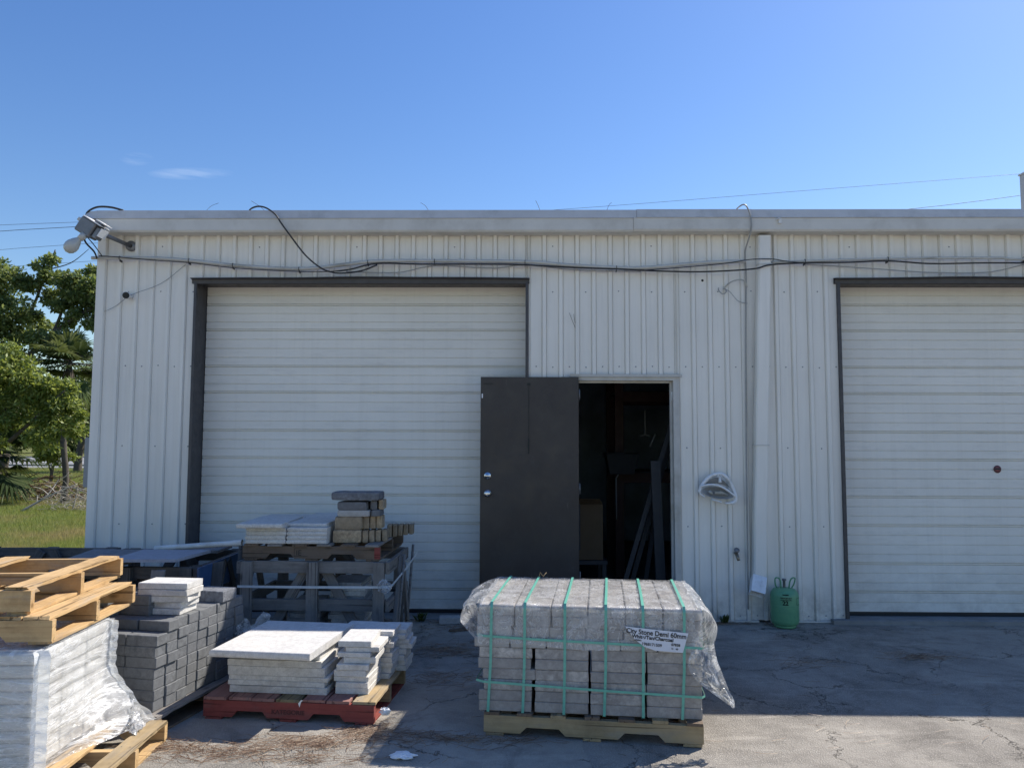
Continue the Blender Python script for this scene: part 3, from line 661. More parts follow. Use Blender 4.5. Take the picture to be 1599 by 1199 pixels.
cable([(1.835, -.02, 3.079), (1.83, -.05, 3.05), (1.864, -.05, 3.017), (1.90, -.05, 3.04), (1.885, -.02, 3.09)], .005, 'greycable', 'small curled grey cable end left of the downspout')
m = MB(); m.lathe([(.0001, .002), (.010, .002), (.012, 0)], 12, Matrix.Translation((1.69, -.001, 3.155)) @ Matrix.Rotation(R(90), 4, 'X')); tag(m.build('cable_hole', 'ink'), 'small black cable hole in the wall above the entry door', 'hole')

# floodlight at the corner
t = thing('floodlight', 'broken grey floodlight with a bare frosted bulb on the roof corner', 'floodlight', (-3.95, -.36, 3.55))
Mx = Matrix.Rotation(R(32), 4, 'Y')
m = MB(); m.box((-.10, -.075, -.075), (.055, .075, .07), Mx, ch=.010); m.build('housing', 'galv', t)
m = MB(); m.box((.058, -.05, -.055), (.105, .05, .055), Mx, ch=.008); m.tube([Mx @ Vector((.0, -.02, .09)), Mx @ Vector((.10, .0, .10))], .014, 8); m.build('end_cap', 'galv', t)
m = MB(); m.box((-.09, -.08, .072), (.10, .08, .080), Mx); m.box((.02, -.06, .10), (.12, .06, .108), Mx); m.box((.110, -.06, -.02), (.118, .06, .06), Mx); m.build('flange', 'whitemetal', t)
m = MB(); m.box((.0, -.03, .0805), (.07, .03, .0995), Mx); m.build('bracket', 'galv', t)
m = MB(); m.tube([(-.03, -.05, -.06), (-.065, -.065, -.105)], [.034, .028], 14); m.build('socket', 'pvc', t)
mm = Matrix.Translation((-.058, -.062, -.092)) @ Vector((-.66, -.12, -.72)).to_track_quat('Z', 'Y').to_matrix().to_4x4()
m = MB(); m.lathe([(.02, 0), (.024, .02), (.042, .05), (.058, .09), (.060, .115), (.053, .148), (.032, .172), (.0001, .182)], 20, mm); m.build('bulb', 'bulb', t)
m = MB(); m.tube([(.055, .0, -.02), (.19, .355, -.065)], .019, 12); m.lathe([(.05, 0), (.05, .02), (.02, .025)], 16, Matrix.Translation((.19, .357, -.065)) @ Matrix.Rotation(R(90), 4, 'X')); m.build('arm', 'galv', t)
cable([(-4.02, -.36, 3.48), (-4.01, -.33, 3.43), (-3.99, -.24, 3.38), (-4.03, -.12, 3.355), (-4.06, -.07, 3.352)], .008, 'black', 'thick dark cable looping from the floodlight down to the conduit end')
cable([(-4.0, -.38, 3.50), (-3.97, -.30, 3.44), (-3.99, -.12, 3.38), (-4.0, -.07, 3.36)], .0045, 'black', 'thin dark wire from the floodlight to the wall corner')
cable([(-4.16, -.10, 3.74), (-4.13, -.12, 3.79), (-4.03, -.14, 3.828), (-3.90, -.14, 3.825), (-3.80, -.10, 3.805)], .010, 'black', 'short dark cable arched over the roof corner above the floodlight')
# camera
t = thing('security_camera', 'small white security camera with a dark lens on the left wall panel', 'camera', (-3.745, -.022, 2.995))
m = MB(); m.lathe([(.0001, 0), (.028, 0), (.028, .012), (.012, .016), (.012, .03), (.0001, .03)], 16, Matrix.Rotation(R(90), 4, 'X')); m.build('mount', 'white', t)
cmx = Matrix.Translation((-.012, -.03, .004)) @ Vector((.30, -.9, -.14)).to_track_quat('Z', 'Y').to_matrix().to_4x4()
m = MB(); m.lathe([(.0001, -.01), (.026, -.008), (.033, 0), (.034, .075), (.030, .078)], 20, cmx); m.build('camera_body', 'white', t)
m = MB(); m.lathe([(.031, .0782), (.028, .0785), (.012, .0775), (.0001, .0775)], 20, cmx); m.build('lens', 'ink', t)

# broken light housing by the door
t = thing('wall_light', 'broken white rounded triangular light housing hung between door and downspout', 'wall light', (1.775, -.03, 1.22))
out = [(-.165, -.045), (-.135, .025), (-.07, .095), (.0, .122), (.05, .118), (.10, .075), (.14, .0), (.165, -.08), (.160, -.125), (.12, -.142)]
low = [(.12, -.142), (.07, -.142), (.0, -.122), (-.08, -.098), (-.14, -.072), (-.165, -.045)]
m = MB(); m.tube(spline([(x, -.055-.03*abs(z), z) for x, z in out], 6), .016, 8)
for seg_ in (spline([(x, -.06, z) for x, z in low], 6),):
    m.tube(seg_[:7], .009, 8); m.tube(seg_[9:17], .009, 8); m.tube(seg_[21:], .009, 8)
m.build('outer_ring', 'whitemetal', t)
m = MB(); el = [(-.155+.31*i/12, .012+.052*math.sin(i/12*math.pi)-.09*(i/12)) for i in range(13)]
m.tube(spline([(x, -.085, z) for x, z in el], 3), .009, 8)
m.tube([(.02, -.085, .045), (.02, -.075, .085)], [.016, .010], 8); m.tube([(.02, -.075, .085), (-.0, -.065, .118)], .008, 6); m.tube([(.02, -.075, .085), (.045, -.065, .115)], .008, 6)
m.build('inner_rib', 'whitemetal', t)
m = MB()
def bowl(u, v):
    a = 2*math.pi*u; k = v
    return Vector((.005+.145*math.cos(a)*k, -.075+.055*(1-k*k), -.048-.012*math.cos(a)*k*1.6+.052*math.sin(a)*k))
m.grid(bowl, 28, 5); m.build('reflector', 'boxpaint', t)
m = MB()
def shield(u, v):
    a = math.pi*u
    return Vector((-.14+.28*u, -.03-.03*v, (.0+.105*math.sin(a)-.03*u)*(.4+.6*v)))
m.grid(shield, 14, 3); m.build('shield', 'boxpaint', t)
m = MB(); m.tube([(-.08, -.075, -.03), (-.05, -.075, -.06)], .013, 8); m.tube([(.02, -.07, -.035), (.09, -.07, -.07)], .010, 8); m.box((-.03, -.08, -.06), (.05, -.06, -.035), ch=.003); m.build('lamp_holder', 'pvc', t)
# hose bib
t = thing('hose_tap', 'small brass hose tap sticking out low on the wall near the downspout', 'tap', (1.945, -.02, .62))
m = MB(); m.tube([(0, 0, 0), (0, -.05, 0)], .012, 10); m.tube([(0, -.04, 0), (.004, -.075, -.03), (.008, -.085, -.055)], [.016, .015, .013], 10); m.build('tap_body', 'brass', t)
m = MB(); m.lathe([(.0001, 0), (.024, 0), (.026, .008), (.0001, .010)], 12, Matrix.Translation((.0, -.055, .03)) @ Matrix.Rotation(R(60), 4, 'X')); m.tube([(0, -.04, 0), (0, -.052, .03)], .007, 8); m.build('tap_handle', 'galv', t)
# electric box on the left side of the building
t = thing('electrical_box', 'grey electrical box mounted on the left side wall of the warehouse', 'electrical box', (-4.047, .42, 1.42))
m = MB(); m.box((-.26, -.11, -.25), (-.0, .25, .24), ch=.006); m.build('box_body', 'boxpaint', t)
m = MB(); m.box((-.268, -.10, -.24), (-.2605, .24, .23)); m.build('box_cover', 'boxpaint', t)
m = MB(); m.tube([(-.12, .08, -.25), (-.12, .08, -1.4)], .018, 8); m.build('pipe', 'pvc', t)
# vent post on the roof at the right edge
t = thing('roof_post', 'pale square post rising behind the roof at the right edge', 'post', (6.11, 2., 4.0))
m = MB(); m.box((-.06, -.06, -.4), (.06, .06, .88), ch=.004); m.build('post_shaft', 'boxpaint', t)
m = MB(); m.box((-.07, -.07, .881), (.07, .07, .90)); m.build('cap', 'boxpaint', t)
# twigs on the roof edge
for i, (x, z, dx) in enumerate(((-3.0, 3.80, .12), (-2.45, 3.80, -.12), (-.9, 3.80, -.07), (.15, 3.80, -.04), (.78, 3.80, .04))):
    m = MB(); m.tube(spline([(x, -.12, z), (x+dx*.4, -.13, z+.04), (x+dx, -.14, z+.065+.02*(i % 2))], 4), .0018, 4)
    tag(m.build('dry_twig', 'bark'), ['bent dry twig at the far left of the roof edge', 'dry twig beside the drooping black cable on the roof edge', 'dry twig on the roof edge above the middle of the left overhead door', 'short dry twig on the roof edge above the open entry door', 'dry twig on the roof edge above the doorway'][i], 'twig')
m = MB(); m.tube(spline([(.43, -.03, 2.84), (.46, -.035, 2.76), (.485, -.03, 2.70)], 4), .0018, 4); m.tube([(.47, -.03, 2.83), (.485, -.033, 2.745)], .0015, 4); tag(m.build('dry_twig', 'bark'), 'thin dry stalk stuck to the wall right of the overhead door', 'twig')

# refrigerant cylinder
t = thing('gas_cylinder', 'green refrigerant cylinder marked 22 standing against the wall by the downspout', 'gas cylinder', (2.335, -.175, 0))
prof = [(.0001, .012), (.085, .012), (.112, .03), (.122, .06), (.122, .27), (.116, .30), (.095, .328), (.06, .340), (.0001, .342)]
m = MB(); m.lathe(prof, 32); m.build('tank_body', 'tank', t)
m = MB(); m.lathe([(.1225, .192), (.124, .196), (.1225, .2)], 32); m.lathe([(.088, 0), (.094, .0), (.094, .02), (.088, .02)], 24); m.build('seam', 'tank', t)
for sgn in (-1, 1):
    m = MB(); m.tube(spline([(sgn*.035, -.02, .338), (sgn*.042, -.03, .40), (sgn*.062, -.035, .43), (sgn*.088, -.03, .425), (sgn*.082, -.01, .37), (sgn*.065, 0, .337)], 4), .0065, 6); m.build('handle', 'tank', t)
m = MB(); m.lathe([(.012, .34), (.012, .40), (.018, .402), (.018, .418), (.0001, .42)], 12); m.build('valve', 'galv', t)
def cyl(r, a0):
    def f_(co):
        a = a0+co.x/r; return Vector((r*math.sin(a), -r*math.cos(a), co.y))
    return f_
def cyltext(s, size, z, a0, bold=0, mat='ink'):
    return text_mesh('lettering', s, size, mat, t, (0, 0, z), (0, 0, 0), 'LEFT', bold, 1.0, cyl(.1236, a0))
cyltext('22', .050, .208, -.46, .0018); cyltext('REFRIGERANT', .016, .262, -.62, .0006); cyltext('CHLORODIFLUORO', .011, .247, -.62, .0005); cyltext('DANGER', .013, .292, -.45, .0008)
m = MB()
for z0, z1, a0, a1 in ((.205, .208, .62, 1.15), (.262, .265, .62, 1.15)):
    n = 8
    m.grid(lambda u, v: Vector((.1238*math.sin(a0+(a1-a0)*u), -.1238*math.cos(a0+(a1-a0)*u), z0+(z1-z0)*v)), n, 1)
m.grid(lambda u, v: Vector((.1238*math.sin(.62+.02*u), -.1238*math.cos(.62+.02*u), .205+.06*v)), 1, 1)
m.build('label_outline', 'ink', t)

# ================================================================ PALLETS
def board_mesh(L, W, T, rag=0., seed=0, n=10, nails=False):
    """board lying along local X, centred, optional splintered front end"""
    rnd = random.Random(seed); m = MB(); vs = []
    for i in range(n+1):
        x = -L/2+L*i/n; wv = .0
        y0 = -W/2+rnd.uniform(-1, 1)*(.002+rag*.12); y1 = W/2+rnd.uniform(-1, 1)*(.002+rag*.12)
        zz = rnd.uniform(-1, 1)*.0012
        for y, z in ((y0, -T/2+zz), (y0, T/2+zz-.001), (y0+.003, T/2+zz), (y1-.003, T/2+zz), (y1, T/2+zz-.001), (y1, -T/2+zz)):
            xx = x
            if rag and i == 0: xx += rnd.uniform(0, rag)
            if rag and i == n: xx -= rnd.uniform(0, rag)
            vs.append((xx, y, z))
    k = 6; fs = [(i*k+j, i*k+(j+1) % k, (i+1)*k+(j+1) % k, (i+1)*k+j) for i in range(n) for j in range(k)]
    fs += [tuple(range(k))[::-1], tuple(range(n*k, n*k+k))]
    m.add(vs, fs)
    if nails:
        for xx in (-L/2+.025, .0, L/2-.025):
            for yy in (-W*.28, W*.27): m.lathe([(.0034, T/2+.0022), (.0001, T/2+.0024)], 6, Matrix.Translation((xx+rnd.uniform(-.006, .006), yy+rnd.uniform(-.008, .008), 0)), mi=1)
    return m
def stringer_mesh(L, T, H, notch=True):
    m = MB()
    if notch:
        d = H*.38; q = L*.5
        xs = [(-q, 0), (-q*.66, 0), (-q*.60, d), (-q*.30, d), (-q*.24, 0), (q*.24, 0), (q*.30, d), (q*.60, d), (q*.66, 0), (q, 0)]
    else: xs = [(-L/2, 0), (L/2, 0)]
    poly = xs+[(L/2, H), (-L/2, H)]
    # split in convex quads so that the sweep renders cleanly
    n = len(xs); vs = []
    for (x, z) in xs:
        for y in (-T/2, T/2): vs += [(x, y, z), (x, y, H)]
    fs = []
    for i in range(n-1):
        a, b = i*4, (i+1)*4
        fs += [(a, b, b+1, a+1), (b+2, a+2, a+3, b+3), (a+1, b+1, b+3, a+3), (b, a, a+2, b+2)]
    fs += [(0, 1, 3, 2), ((n-1)*4, (n-1)*4+2, (n-1)*4+3, (n-1)*4+1)]
    m.add(vs, fs); return m
def pallet(label, loc, rz, W, Dp, deck, smat='brownwood', dmats=('brownwood',), bmat=None, H=.125, bottoms=3, rag=0., fmat=None, group='wooden pallets', seed=1, cat='pallet', deck_over=.0, bot_pos=None):
    """origin at bottom centre; stringers run along local X, deck boards along local Y"""
    t = thing('pallet', label, cat, loc, rz, group); rnd = random.Random(seed)
    bt = .016; sh = H-bt*2; dt = .016
    for i in range(3):
        y = -Dp/2+.02+(Dp-.04)*i/2
        o = stringer_mesh(W, .036, sh).build('stringer', (fmat if (i == 0 and fmat) else smat), t, (rnd.uniform(-.004, .004), y, bt))
    for k, (x, wd) in enumerate(deck):
        mt = dmats[k % len(dmats)]
        board_mesh(Dp+deck_over, wd, dt, rag, seed*50+k, 14, True).build('deck_board', [mt, 'darkgrey'], t, (x, rnd.uniform(-.006, .006), H-dt/2+.0005+rnd.uniform(0, .0012)), (0, 0, R(90)+rnd.uniform(-.012, .012)))
    for x in (bot_pos or [-W/2+.06, 0, W/2-.06]):
        board_mesh(Dp, .10, bt-.002, rag*.6, seed*90+int(x*100)).build('bottom_board', bmat or smat, t, (x, 0, bt/2-.001), (0, 0, R(90)))
    return t

# ---------------------------------------------------------------- strapped stone bundle
RZ = math.atan2(-.187, 1.173)*.62
BC = Vector((.405, -2.40, 0))
def dk(n, W, wd, gap_end=.05): return [(-W/2+wd/2+(W-wd)*i/(n-1), wd) for i in range(n)]
pallet('tan wooden pallet under the strapped grey stone bundle in front of the doorway', (.435, -2.43, .0), RZ*1.35, 1.20, .86, dk(7, 1.19, .085), 'pinegrey', ('brownwood', 'brownwood', 'pinegrey'), None, .125, seed=3)
t = thing('paver_bundle', 'bundle of grey paving stones bound with green straps and a loose plastic cover', 'paving stones', (BC.x, BC.y, .128), RZ)
rnd = random.Random(5)
TW, TD, HC = 1.235, .86, .0585
def stone(parent, x, y, z, lx, ly, lz, mat, rz=0., name='paving_stone', ch=.004, jit=0.003):
    m = MB(); m.box((-lx/2, -ly/2, 0), (lx/2, ly/2, lz-.001), ch=ch)
    m.v = [(a+rnd.uniform(-jit, jit)*.5, b+rnd.uniform(-jit, jit)*.5, c) for a, b, c in m.v]
    return m.build(name, mat, parent, (x, y, z), (0, 0, rz))
for c in range(10):
    z = c*HC
    if c < 6:
        n = 4; xs0 = [-TW/2+.002, -TW/2+.322, -TW/2+.632, -TW/2+.938]; wd = .297
        for i in range(4):
            x = xs0[i]+wd/2+(.02 if c in (2, 3) and i == 0 else 0)+rnd.uniform(-.004, .004)
            for j in (0, 1):
                y = -TD/2+.215+j*.43
                if j == 0 or i in (0, 3) or c == 5: stone(t, x, y+rnd.uniform(-.004, .004), z, wd-(.03 if c == 2 and i == 0 else 0), .42, HC, 'stone')
                else: stone(t, x, y, z, wd, .42, HC, 'stone')
    else:
        n = 6 if c > 6 else 6
        off = (-.028 if c in (6, 7) else .0)
        for i in range(6):
            wd = .2
            x = -TW/2+.103+i*(TW-.206)/5+off*(1 if c == 6 else .4)+rnd.uniform(-.003, .003)
            for j in range(3):
                if c < 9 and j == 1 and 0 < i < 5: continue
                if c < 9 and j == 2 and 0 < i < 5: continue
                y = -TD/2+.143+j*.287
                stone(t, x, y+rnd.uniform(-.003, .003), z, wd-.002, .284, HC, 'palestone' if c == 6 else 'stone', 0)
TZ = 10*HC
# straps: five/six vertical loops, two horizontal bands
for x in (-.545, -.355, -.130, .095, .300, .520):
    m = MB(); wv = .0075; sl_ = rnd.uniform(-.012, .002)*2
    pth = [(x+sl_, -TD/2-.008, 0.0), (x, -TD/2-.020, TZ*.45), (x-sl_*.3, -TD/2-.024, TZ-.01), (x-sl_*.3, -TD/2-.004, TZ+.018), (x+.01, 0, TZ+.018), (x+.015, TD/2-.003, TZ+.016), (x+.015, TD/2+.006, TZ-.01), (x+.015, TD/2+.008, 0)]
    vs = []
    for p in pth: vs += [(p[0]-wv, p[1], p[2]), (p[0]+wv, p[1], p[2])]
    m.add(vs, [(2*i, 2*i+1, 2*i+3, 2*i+2) for i in range(len(pth)-1)]); m.build('strap', 'strapgreen', t)
for z, zz in ((.405, .385), (.155, .125)):
    m = MB(); hw = .0065; a0, a1 = TW/2+.006, TD/2+.018
    pth = [(-a0+.04, -a1, z+.01), (-.3, -a1-.002, z), (.1, -a1-.001, (z+zz)/2), (a0-.01, -a1, zz), (a0+.01, -a1+.03, zz), (a0+.01, TD/2, zz), (a0, a1, zz), (-a0, a1, z), (-a0-.006, TD/2, z), (-a0-.006, -a1+.03, z+.01), (-a0+.04, -a1, z+.01)]
    vs = []
    for p in pth: vs += [(p[0], p[1], p[2]-hw), (p[0], p[1], p[2]+hw)]
    m.add(vs, [(2*i, 2*i+2, 2*i+3, 2*i+1) for i in range(len(pth)-1)]); m.build('strap', 'strapgreen', t)
# plastic cover: top sheet folding over the front, loose wings left and right
def fold(u, v, k=1.): return .012*k*noise.noise((u*7, v*5, 1.3))+.006*k*noise.noise((u*21, v*17, 4.1))
def cover(u, v):
    x = -TW/2-.005+(TW+.01)*u; L = .225+.02*noise.noise((u*3, 0, 9))
    d = v*(TD+L)  # from back edge forward then down
    if d < TD: return Vector((x, TD/2-d, TZ+.007+abs(fold(u, v, .5))))
    return Vector((x, -TD/2-.008-abs(fold(u, v, .9)), TZ+.004-(d-TD)))
m = MB(); m.grid(cover, 60, 60); m.build('plastic_cover', 'filmtop', t)
def rag(rows, name='plastic_flap', mat='filmflap', amp=.02, nu=16, sd=0):
    """surface through rows of (left point, right point)"""
    A = spline([p[0] for p in rows], 6); Bp = spline([p[1] for p in rows], 6); n = len(A)-1
    def fn(u, v):
        i = min(int(v*n+.0001), n); p = A[i].lerp(Bp[i], u)
        k = amp*math.sin(math.pi*u)
        return p+Vector((.4*k*noise.noise((u*5, v*7, sd)), -k*(1.3*noise.noise((u*4+3, v*6, sd))+.5*noise.noise((u*13, v*17, sd))), .25*k*noise.noise((u*6, v*5, sd+5))))
    m = MB(); m.grid(fn, nu, n); return m.build(name, mat, t)
hx, hy = TW/2, TD/2
# right side: sheet billowing off the top right edge, then pulled in and hanging as a tail
rag([((hx-.02, hy, TZ+.01), (hx-.02, -hy, TZ+.012)), ((hx+.05, hy-.02, TZ-.03), (hx+.045, -hy+.02, TZ-.02)), ((hx+.10, hy-.1, TZ-.12), (hx+.085, -hy-.0, TZ-.09)), ((hx+.07, hy-.2, TZ-.22), (hx+.06, -hy-.01, TZ-.19)), ((hx+.02, hy-.3, TZ-.27), (hx+.02, -hy-.02, TZ-.24))], amp=.05, sd=2)
rag([((hx-.06, -hy-.03, TZ-.215), (hx+.06, -hy-.03, TZ-.165)), ((hx-.08, -hy-.04, TZ-.28), (hx+.075, -hy-.04, TZ-.25)), ((hx-.055, -hy-.05, TZ-.34), (hx+.10, -hy-.06, TZ-.32)), ((hx+.0, -hy-.06, TZ-.39), (hx+.13, -hy-.07, TZ-.40)), ((hx+.075, -hy-.07, TZ-.44), (hx+.155, -hy-.07, TZ-.45)), ((hx+.13, -hy-.07, TZ-.478), (hx+.160, -hy-.07, TZ-.487))], amp=.07, sd=7)
# left wing
rag([((-hx+.02, hy-.02, TZ+.01), (-hx+.02, -hy+.01, TZ+.012)), ((-hx-.05, hy-.10, TZ+.0), (-hx-.05, -hy+.02, TZ-.01)), ((-hx-.11, .18, TZ-.02), (-hx-.10, -hy+.08, TZ-.035)), ((-hx-.135, .10, TZ-.05), (-hx-.115, -hy+.06, TZ-.10)), ((-hx-.08, .0, TZ-.10), (-hx-.085, -hy+.02, TZ-.13)), ((-hx-.01, -.05, TZ-.16), (-hx-.005, -hy-.01, TZ-.20))], amp=.06, sd=12)
# paper label under the film
lb = MB(); lp = [(-.170, .062), (.172, .062), (.150, -.045), (.0, -.050), (-.06, -.035), (-.115, .0)]
lb.add([(x, 0, z) for x, z in lp]+[(x, .0008, z) for x, z in lp], [tuple(range(6)), tuple(range(6, 12))[::-1]])
lab = lb.build('label', 'paper', t, (hx-.250, -hy-.026, TZ-.168), (0, R(4.5), 0))
text_mesh('lettering', 'City Stone Demi 60mm', .0365, 'ink', lab, (-.163, -.0015, .030), (R(90), 0, 0), 'LEFT', .0008, .93)
text_mesh('lettering', 'White/Tan/Charcoal', .0265, 'ink', lab, (-.130, -.0015, .007), (R(90), 0, 0), 'LEFT', .0008, 1.02)
text_mesh('lettering', 'Pallets', .013, 'ink', lab, (-.110, -.0015, -.007), (R(90), 0, 0), 'LEFT', .0003)
text_mesh('lettering', '1968171509', .022, 'ink', lab, (-.075, -.0015, -.027), (R(90), 0, 0), 'LEFT', .0003)
text_mesh('lettering', '07838', .019, 'ink', lab, (.085, -.0015, -.014), (R(90), 0, 0), 'LEFT', .0005)
text_mesh('lettering', '12    60', .012, 'ink', lab, (.085, -.0015, -.033), (R(90), 0, 0), 'LEFT', .0003)
# thin scrap caught under the second strap
m = MB(); m.tube([(-.34, .40, TZ+.01), (-.33, .38, TZ+.05), (-.31, .40, TZ+.02), (-.29, .41, TZ+.045)], .003, 5); m.build('plastic_scrap', 'pinegrey', t)

# ---------------------------------------------------------------- red pallet with white slabs
RP = thing  # alias
rz2 = math.atan2(-.101, 1.022)*.9
pt = pallet('red painted pallet carrying the white limestone slabs', (-1.335, -2.235, .0), rz2, 1.03, .76, dk(7, 1.03, .135), 'pinegrey', ('redfaded', 'redfaded', 'redfaded', 'olivewood', 'redfaded', 'redfaded', 'pinegrey'), 'redwood', .128, fmat='redwood', seed=4, rag=.006)
sb = text_mesh('stencil', 'KATEGORIE', .034, 'stencil', pt, (-.10, -.3805, .045), (R(90), 0, 0), 'LEFT', .001, 1.1)
m = MB(); m.add([(0, 0, 0), (.018, -.004, .008), (.03, -.006, .02), (.018, -.004, .022), (.010, -.005, -.02)], [(0, 1, 2, 3), (0, 4, 1)]); tag(m.build('torn_label', 'white', None, (-1.30, -2.647, .118), (0, 0, 0)), 'tiny torn white sticker remnant on the front edge of the red pallet', 'label')
slab_no = 0
def slab(x, y, z, lx, ly, lz, rz, mat, label, cat='slab', group=None, ch=.003, jit=.002, name='stone_slab'):
    m = MB(); m.box((-lx/2, -ly/2, 0), (lx/2, ly/2, lz-.0006), ch=ch)
    m.v = [(a+rnd.uniform(-jit, jit), b+rnd.uniform(-jit, jit), c) for a, b, c in m.v]
    return tag(m.build(name, mat, None, (x, y, z), (0, 0, rz)), label, cat, group)
def bull(x, y, z, lx, ly, lz, rz, mat, label, group):
    """slab with rounded (bullnose) front and left edge"""
    m = MB(); k = 6; pr = []
    for i in range(k+1):
        a = -math.pi/2+math.pi*i/k; pr.append((lz*.42*math.cos(a), lz/2+lz/2*math.sin(a)))
    vs = []; 
    for (o_, zz) in pr: vs += [(-lx/2-o_, -ly/2-o_*.5, zz), (lx/2, -ly/2-o_*.5, zz), (lx/2, ly/2, zz), (-lx/2-o_, ly/2, zz)]
    n = len(pr); fs = [(i*4+j, i*4+(j+1) % 4, i*4+4+(j+1) % 4, i*4+4+j) for i in range(n-1) for j in range(4)]+[(3, 2, 1, 0), (n*4-4, n*4-3, n*4-2, n*4-1)]
    m.add(vs, fs); return tag(m.build('stone_slab', mat, None, (x, y, z), (0, 0, rz)), label, 'slab', group)
# wide stack: six slabs, the topmost overhangs
zt = .130
W1 = [(.60, .68, .040, 0, 0), (.60, .66, .030, -.012, .0), (.62, .66, .028, .0, .004), (.60, .66, .055, -.018, .002), (.585, .66, .038, -.028, .0), (.555, .64, .050, -.035, .01)]
nW = len(W1)+1
for i, (lx, ly, lz, dx, dy) in enumerate(W1):
    slab(-1.435+dx, -2.175+dy, zt, lx, ly, lz, rz2+rnd.uniform(-.012, .012), 'whiteslabdirty' if i < 5 else 'whiteslab', 'white slab, %s from the bottom of the wide stack on the red pallet' % ordn(i+1), group='white slabs on the red pallet')
    zt += lz
bull(-1.475, -2.29, zt, .60, .74, .042, rz2-.035, 'whiteslab', 'large bullnosed white slab overhanging the wide stack on the red pallet', 'white slabs on the red pallet')
slab(-1.10, -1.93, .36, .20, .26, .035, -.1, 'whiteslab', 'white slab piece resting behind the big overhanging slab', group='white slabs on the red pallet')
slab(-1.10, -1.94, .13, .19, .24, .10, -.1, 'whiteslabdirty', 'thick white block low behind the wide stack on the red pallet', group='white slabs on the red pallet')
slab(-1.10, -1.94, .23, .19, .24, .13, -.05, 'whiteslabdirty', 'thick white block upper of the two behind the wide stack', group='white slabs on the red pallet')
# second stack (small slabs), third behind
def ministack(cx, cy, n, lx, ly, th, where, grp, z0=.130, mats=('whiteslab',), jx=.012, ang=.06, rz=rz2, extra=None, kind='white slab'):
    z = z0
    for i in range(n):
        h = th*(rnd.uniform(.85, 1.15)); dx = rnd.uniform(-jx, jx); a = rz+rnd.uniform(-ang, ang)
        if extra and i in extra: ex = extra[i]
        else: ex = (0, 0, 0)
        slab(cx+dx+ex[0], cy+rnd.uniform(-jx, jx)+ex[1], z, lx*rnd.uniform(.95, 1.04), ly, h, a+ex[2], mats[i % len(mats)], '%s, %s from the bottom %s' % (kind, ordn(i+1), where), group=grp)
        z += h
    return z
G1 = 'white slabs on the red pallet'
zz = ministack(-1.005, -2.36, 9, .205, .30, .0335, 'of the front narrow stack on the red pallet', G1, extra={5: (.03, .01, .12), 7: (.045, .01, .05), 8: (-.0, -.0, .03)}, mats=('whiteslab', 'whiteslabdirty', 'whiteslab'))
ministack(-.935, -2.075, 9, .215, .26, .0345, 'of the middle narrow stack on the red pallet', G1, ang=.05)
ministack(-.845, -1.945, 8, .17, .20, .033, 'of the rearmost narrow stack on the red pallet', G1, extra={4: (.04, 0, .1), 5: (.02, 0, .05)})
# crumpled foil on the pallet corner
def crumple(label, loc, s, mat, name='litter', sd=0, cat='litter', flat=.5):
    m = MB()
    def fn(u, v):
        a = 2*math.pi*u; b = math.pi*(v-.5); n_ = 1+.55*noise.noise((math.cos(a)*2.1+sd, math.sin(a)*2.1, b*2))+.25*noise.noise((math.cos(a)*6+sd, math.sin(a)*6, b*6))
        return Vector((s*n_*math.cos(a)*math.cos(b), s*.6*n_*math.sin(a)*math.cos(b), s*flat*(n_*math.sin(b)+.75)))
    m.grid(fn, 18, 10, smooth=False); return tag(m.build(name, mat, None, loc), label, cat)
crumple('crumpled white plastic scrap wedged at the right corner of the red pallet', (-.80, -2.62, .055), .032, 'whitemetal', sd=3, flat=.6)
crumple('crumpled pale plastic litter on the ground in front of the stone bundle', (-.62, -3.10, .001), .062, 'whitemetal', sd=9, flat=.22)
crumple('tiny white crumb of litter on the ground left of the stone bundle', (-.33, -.85, .001), .025, 'whitemetal', sd=12, flat=.5)
slab(-.66, -.16, .002, .19, .10, .065, .1, 'palestone', 'single pale block lying on the ground by the left overhead door', 'block', ch=.006, name='stone_block')
m = board_mesh(.26, .045, .015, .03, 77); tag(m.build('wood_offcut', 'brownwood', None, (-.52, -.42, .012), (0, 0, .35)), 'short splintered wood offcut near the pale block', 'offcut')

# ---------------------------------------------------------------- loose charcoal pavers
rg = -R(11)
GC = Vector((-2.075, -2.79, 0))    # front right corner of the stack
ux = Vector((math.cos(rg), math.sin(rg), 0)); uy = Vector((-math.sin(rg), math.cos(rg), 0))
def GP(a, b, z): return GC+ux*a+uy*b+Vector((0, 0, z))
pc = GP(-.46, .50, 0)
pallet('old splintered pallet under the loose charcoal pavers', (pc.x, pc.y, .0), rg, 1.06, 1.12, dk(7, 1.05, .10), 'brownwood', ('greywood', 'pinegrey'), None, .105, seed=6, rag=.03, deck_over=.02)
PM = MB(); PM.box((-.0985, -.0485, 0), (.0985, .0485, .0592), ch=.0035); pmesh = PM.mesh('paver', 'charcoal')
PM2 = MB(); PM2.box((-.0485, -.0985, 0), (.0485, .0985, .0592), ch=.0035); pmesh2 = PM2.mesh('paver', 'charcoal')
NY = 9
def colh(ix, iy):
    base = [7, 8, 8, 8, 8, 8, 8, 8, 8][iy]
    if ix == 1: base = [7, 8, 10, 9, 8, 8, 8, 8, 8][iy]
    if ix == 2: base = [9, 10, 10, 9, 8, 8, 8, 8, 8][iy]
    return base
rowname = ['front', 'second', 'third', 'fourth', 'fifth', 'sixth', 'seventh', 'eighth', 'rearmost']
colname = ['right hand', 'middle', 'left hand']
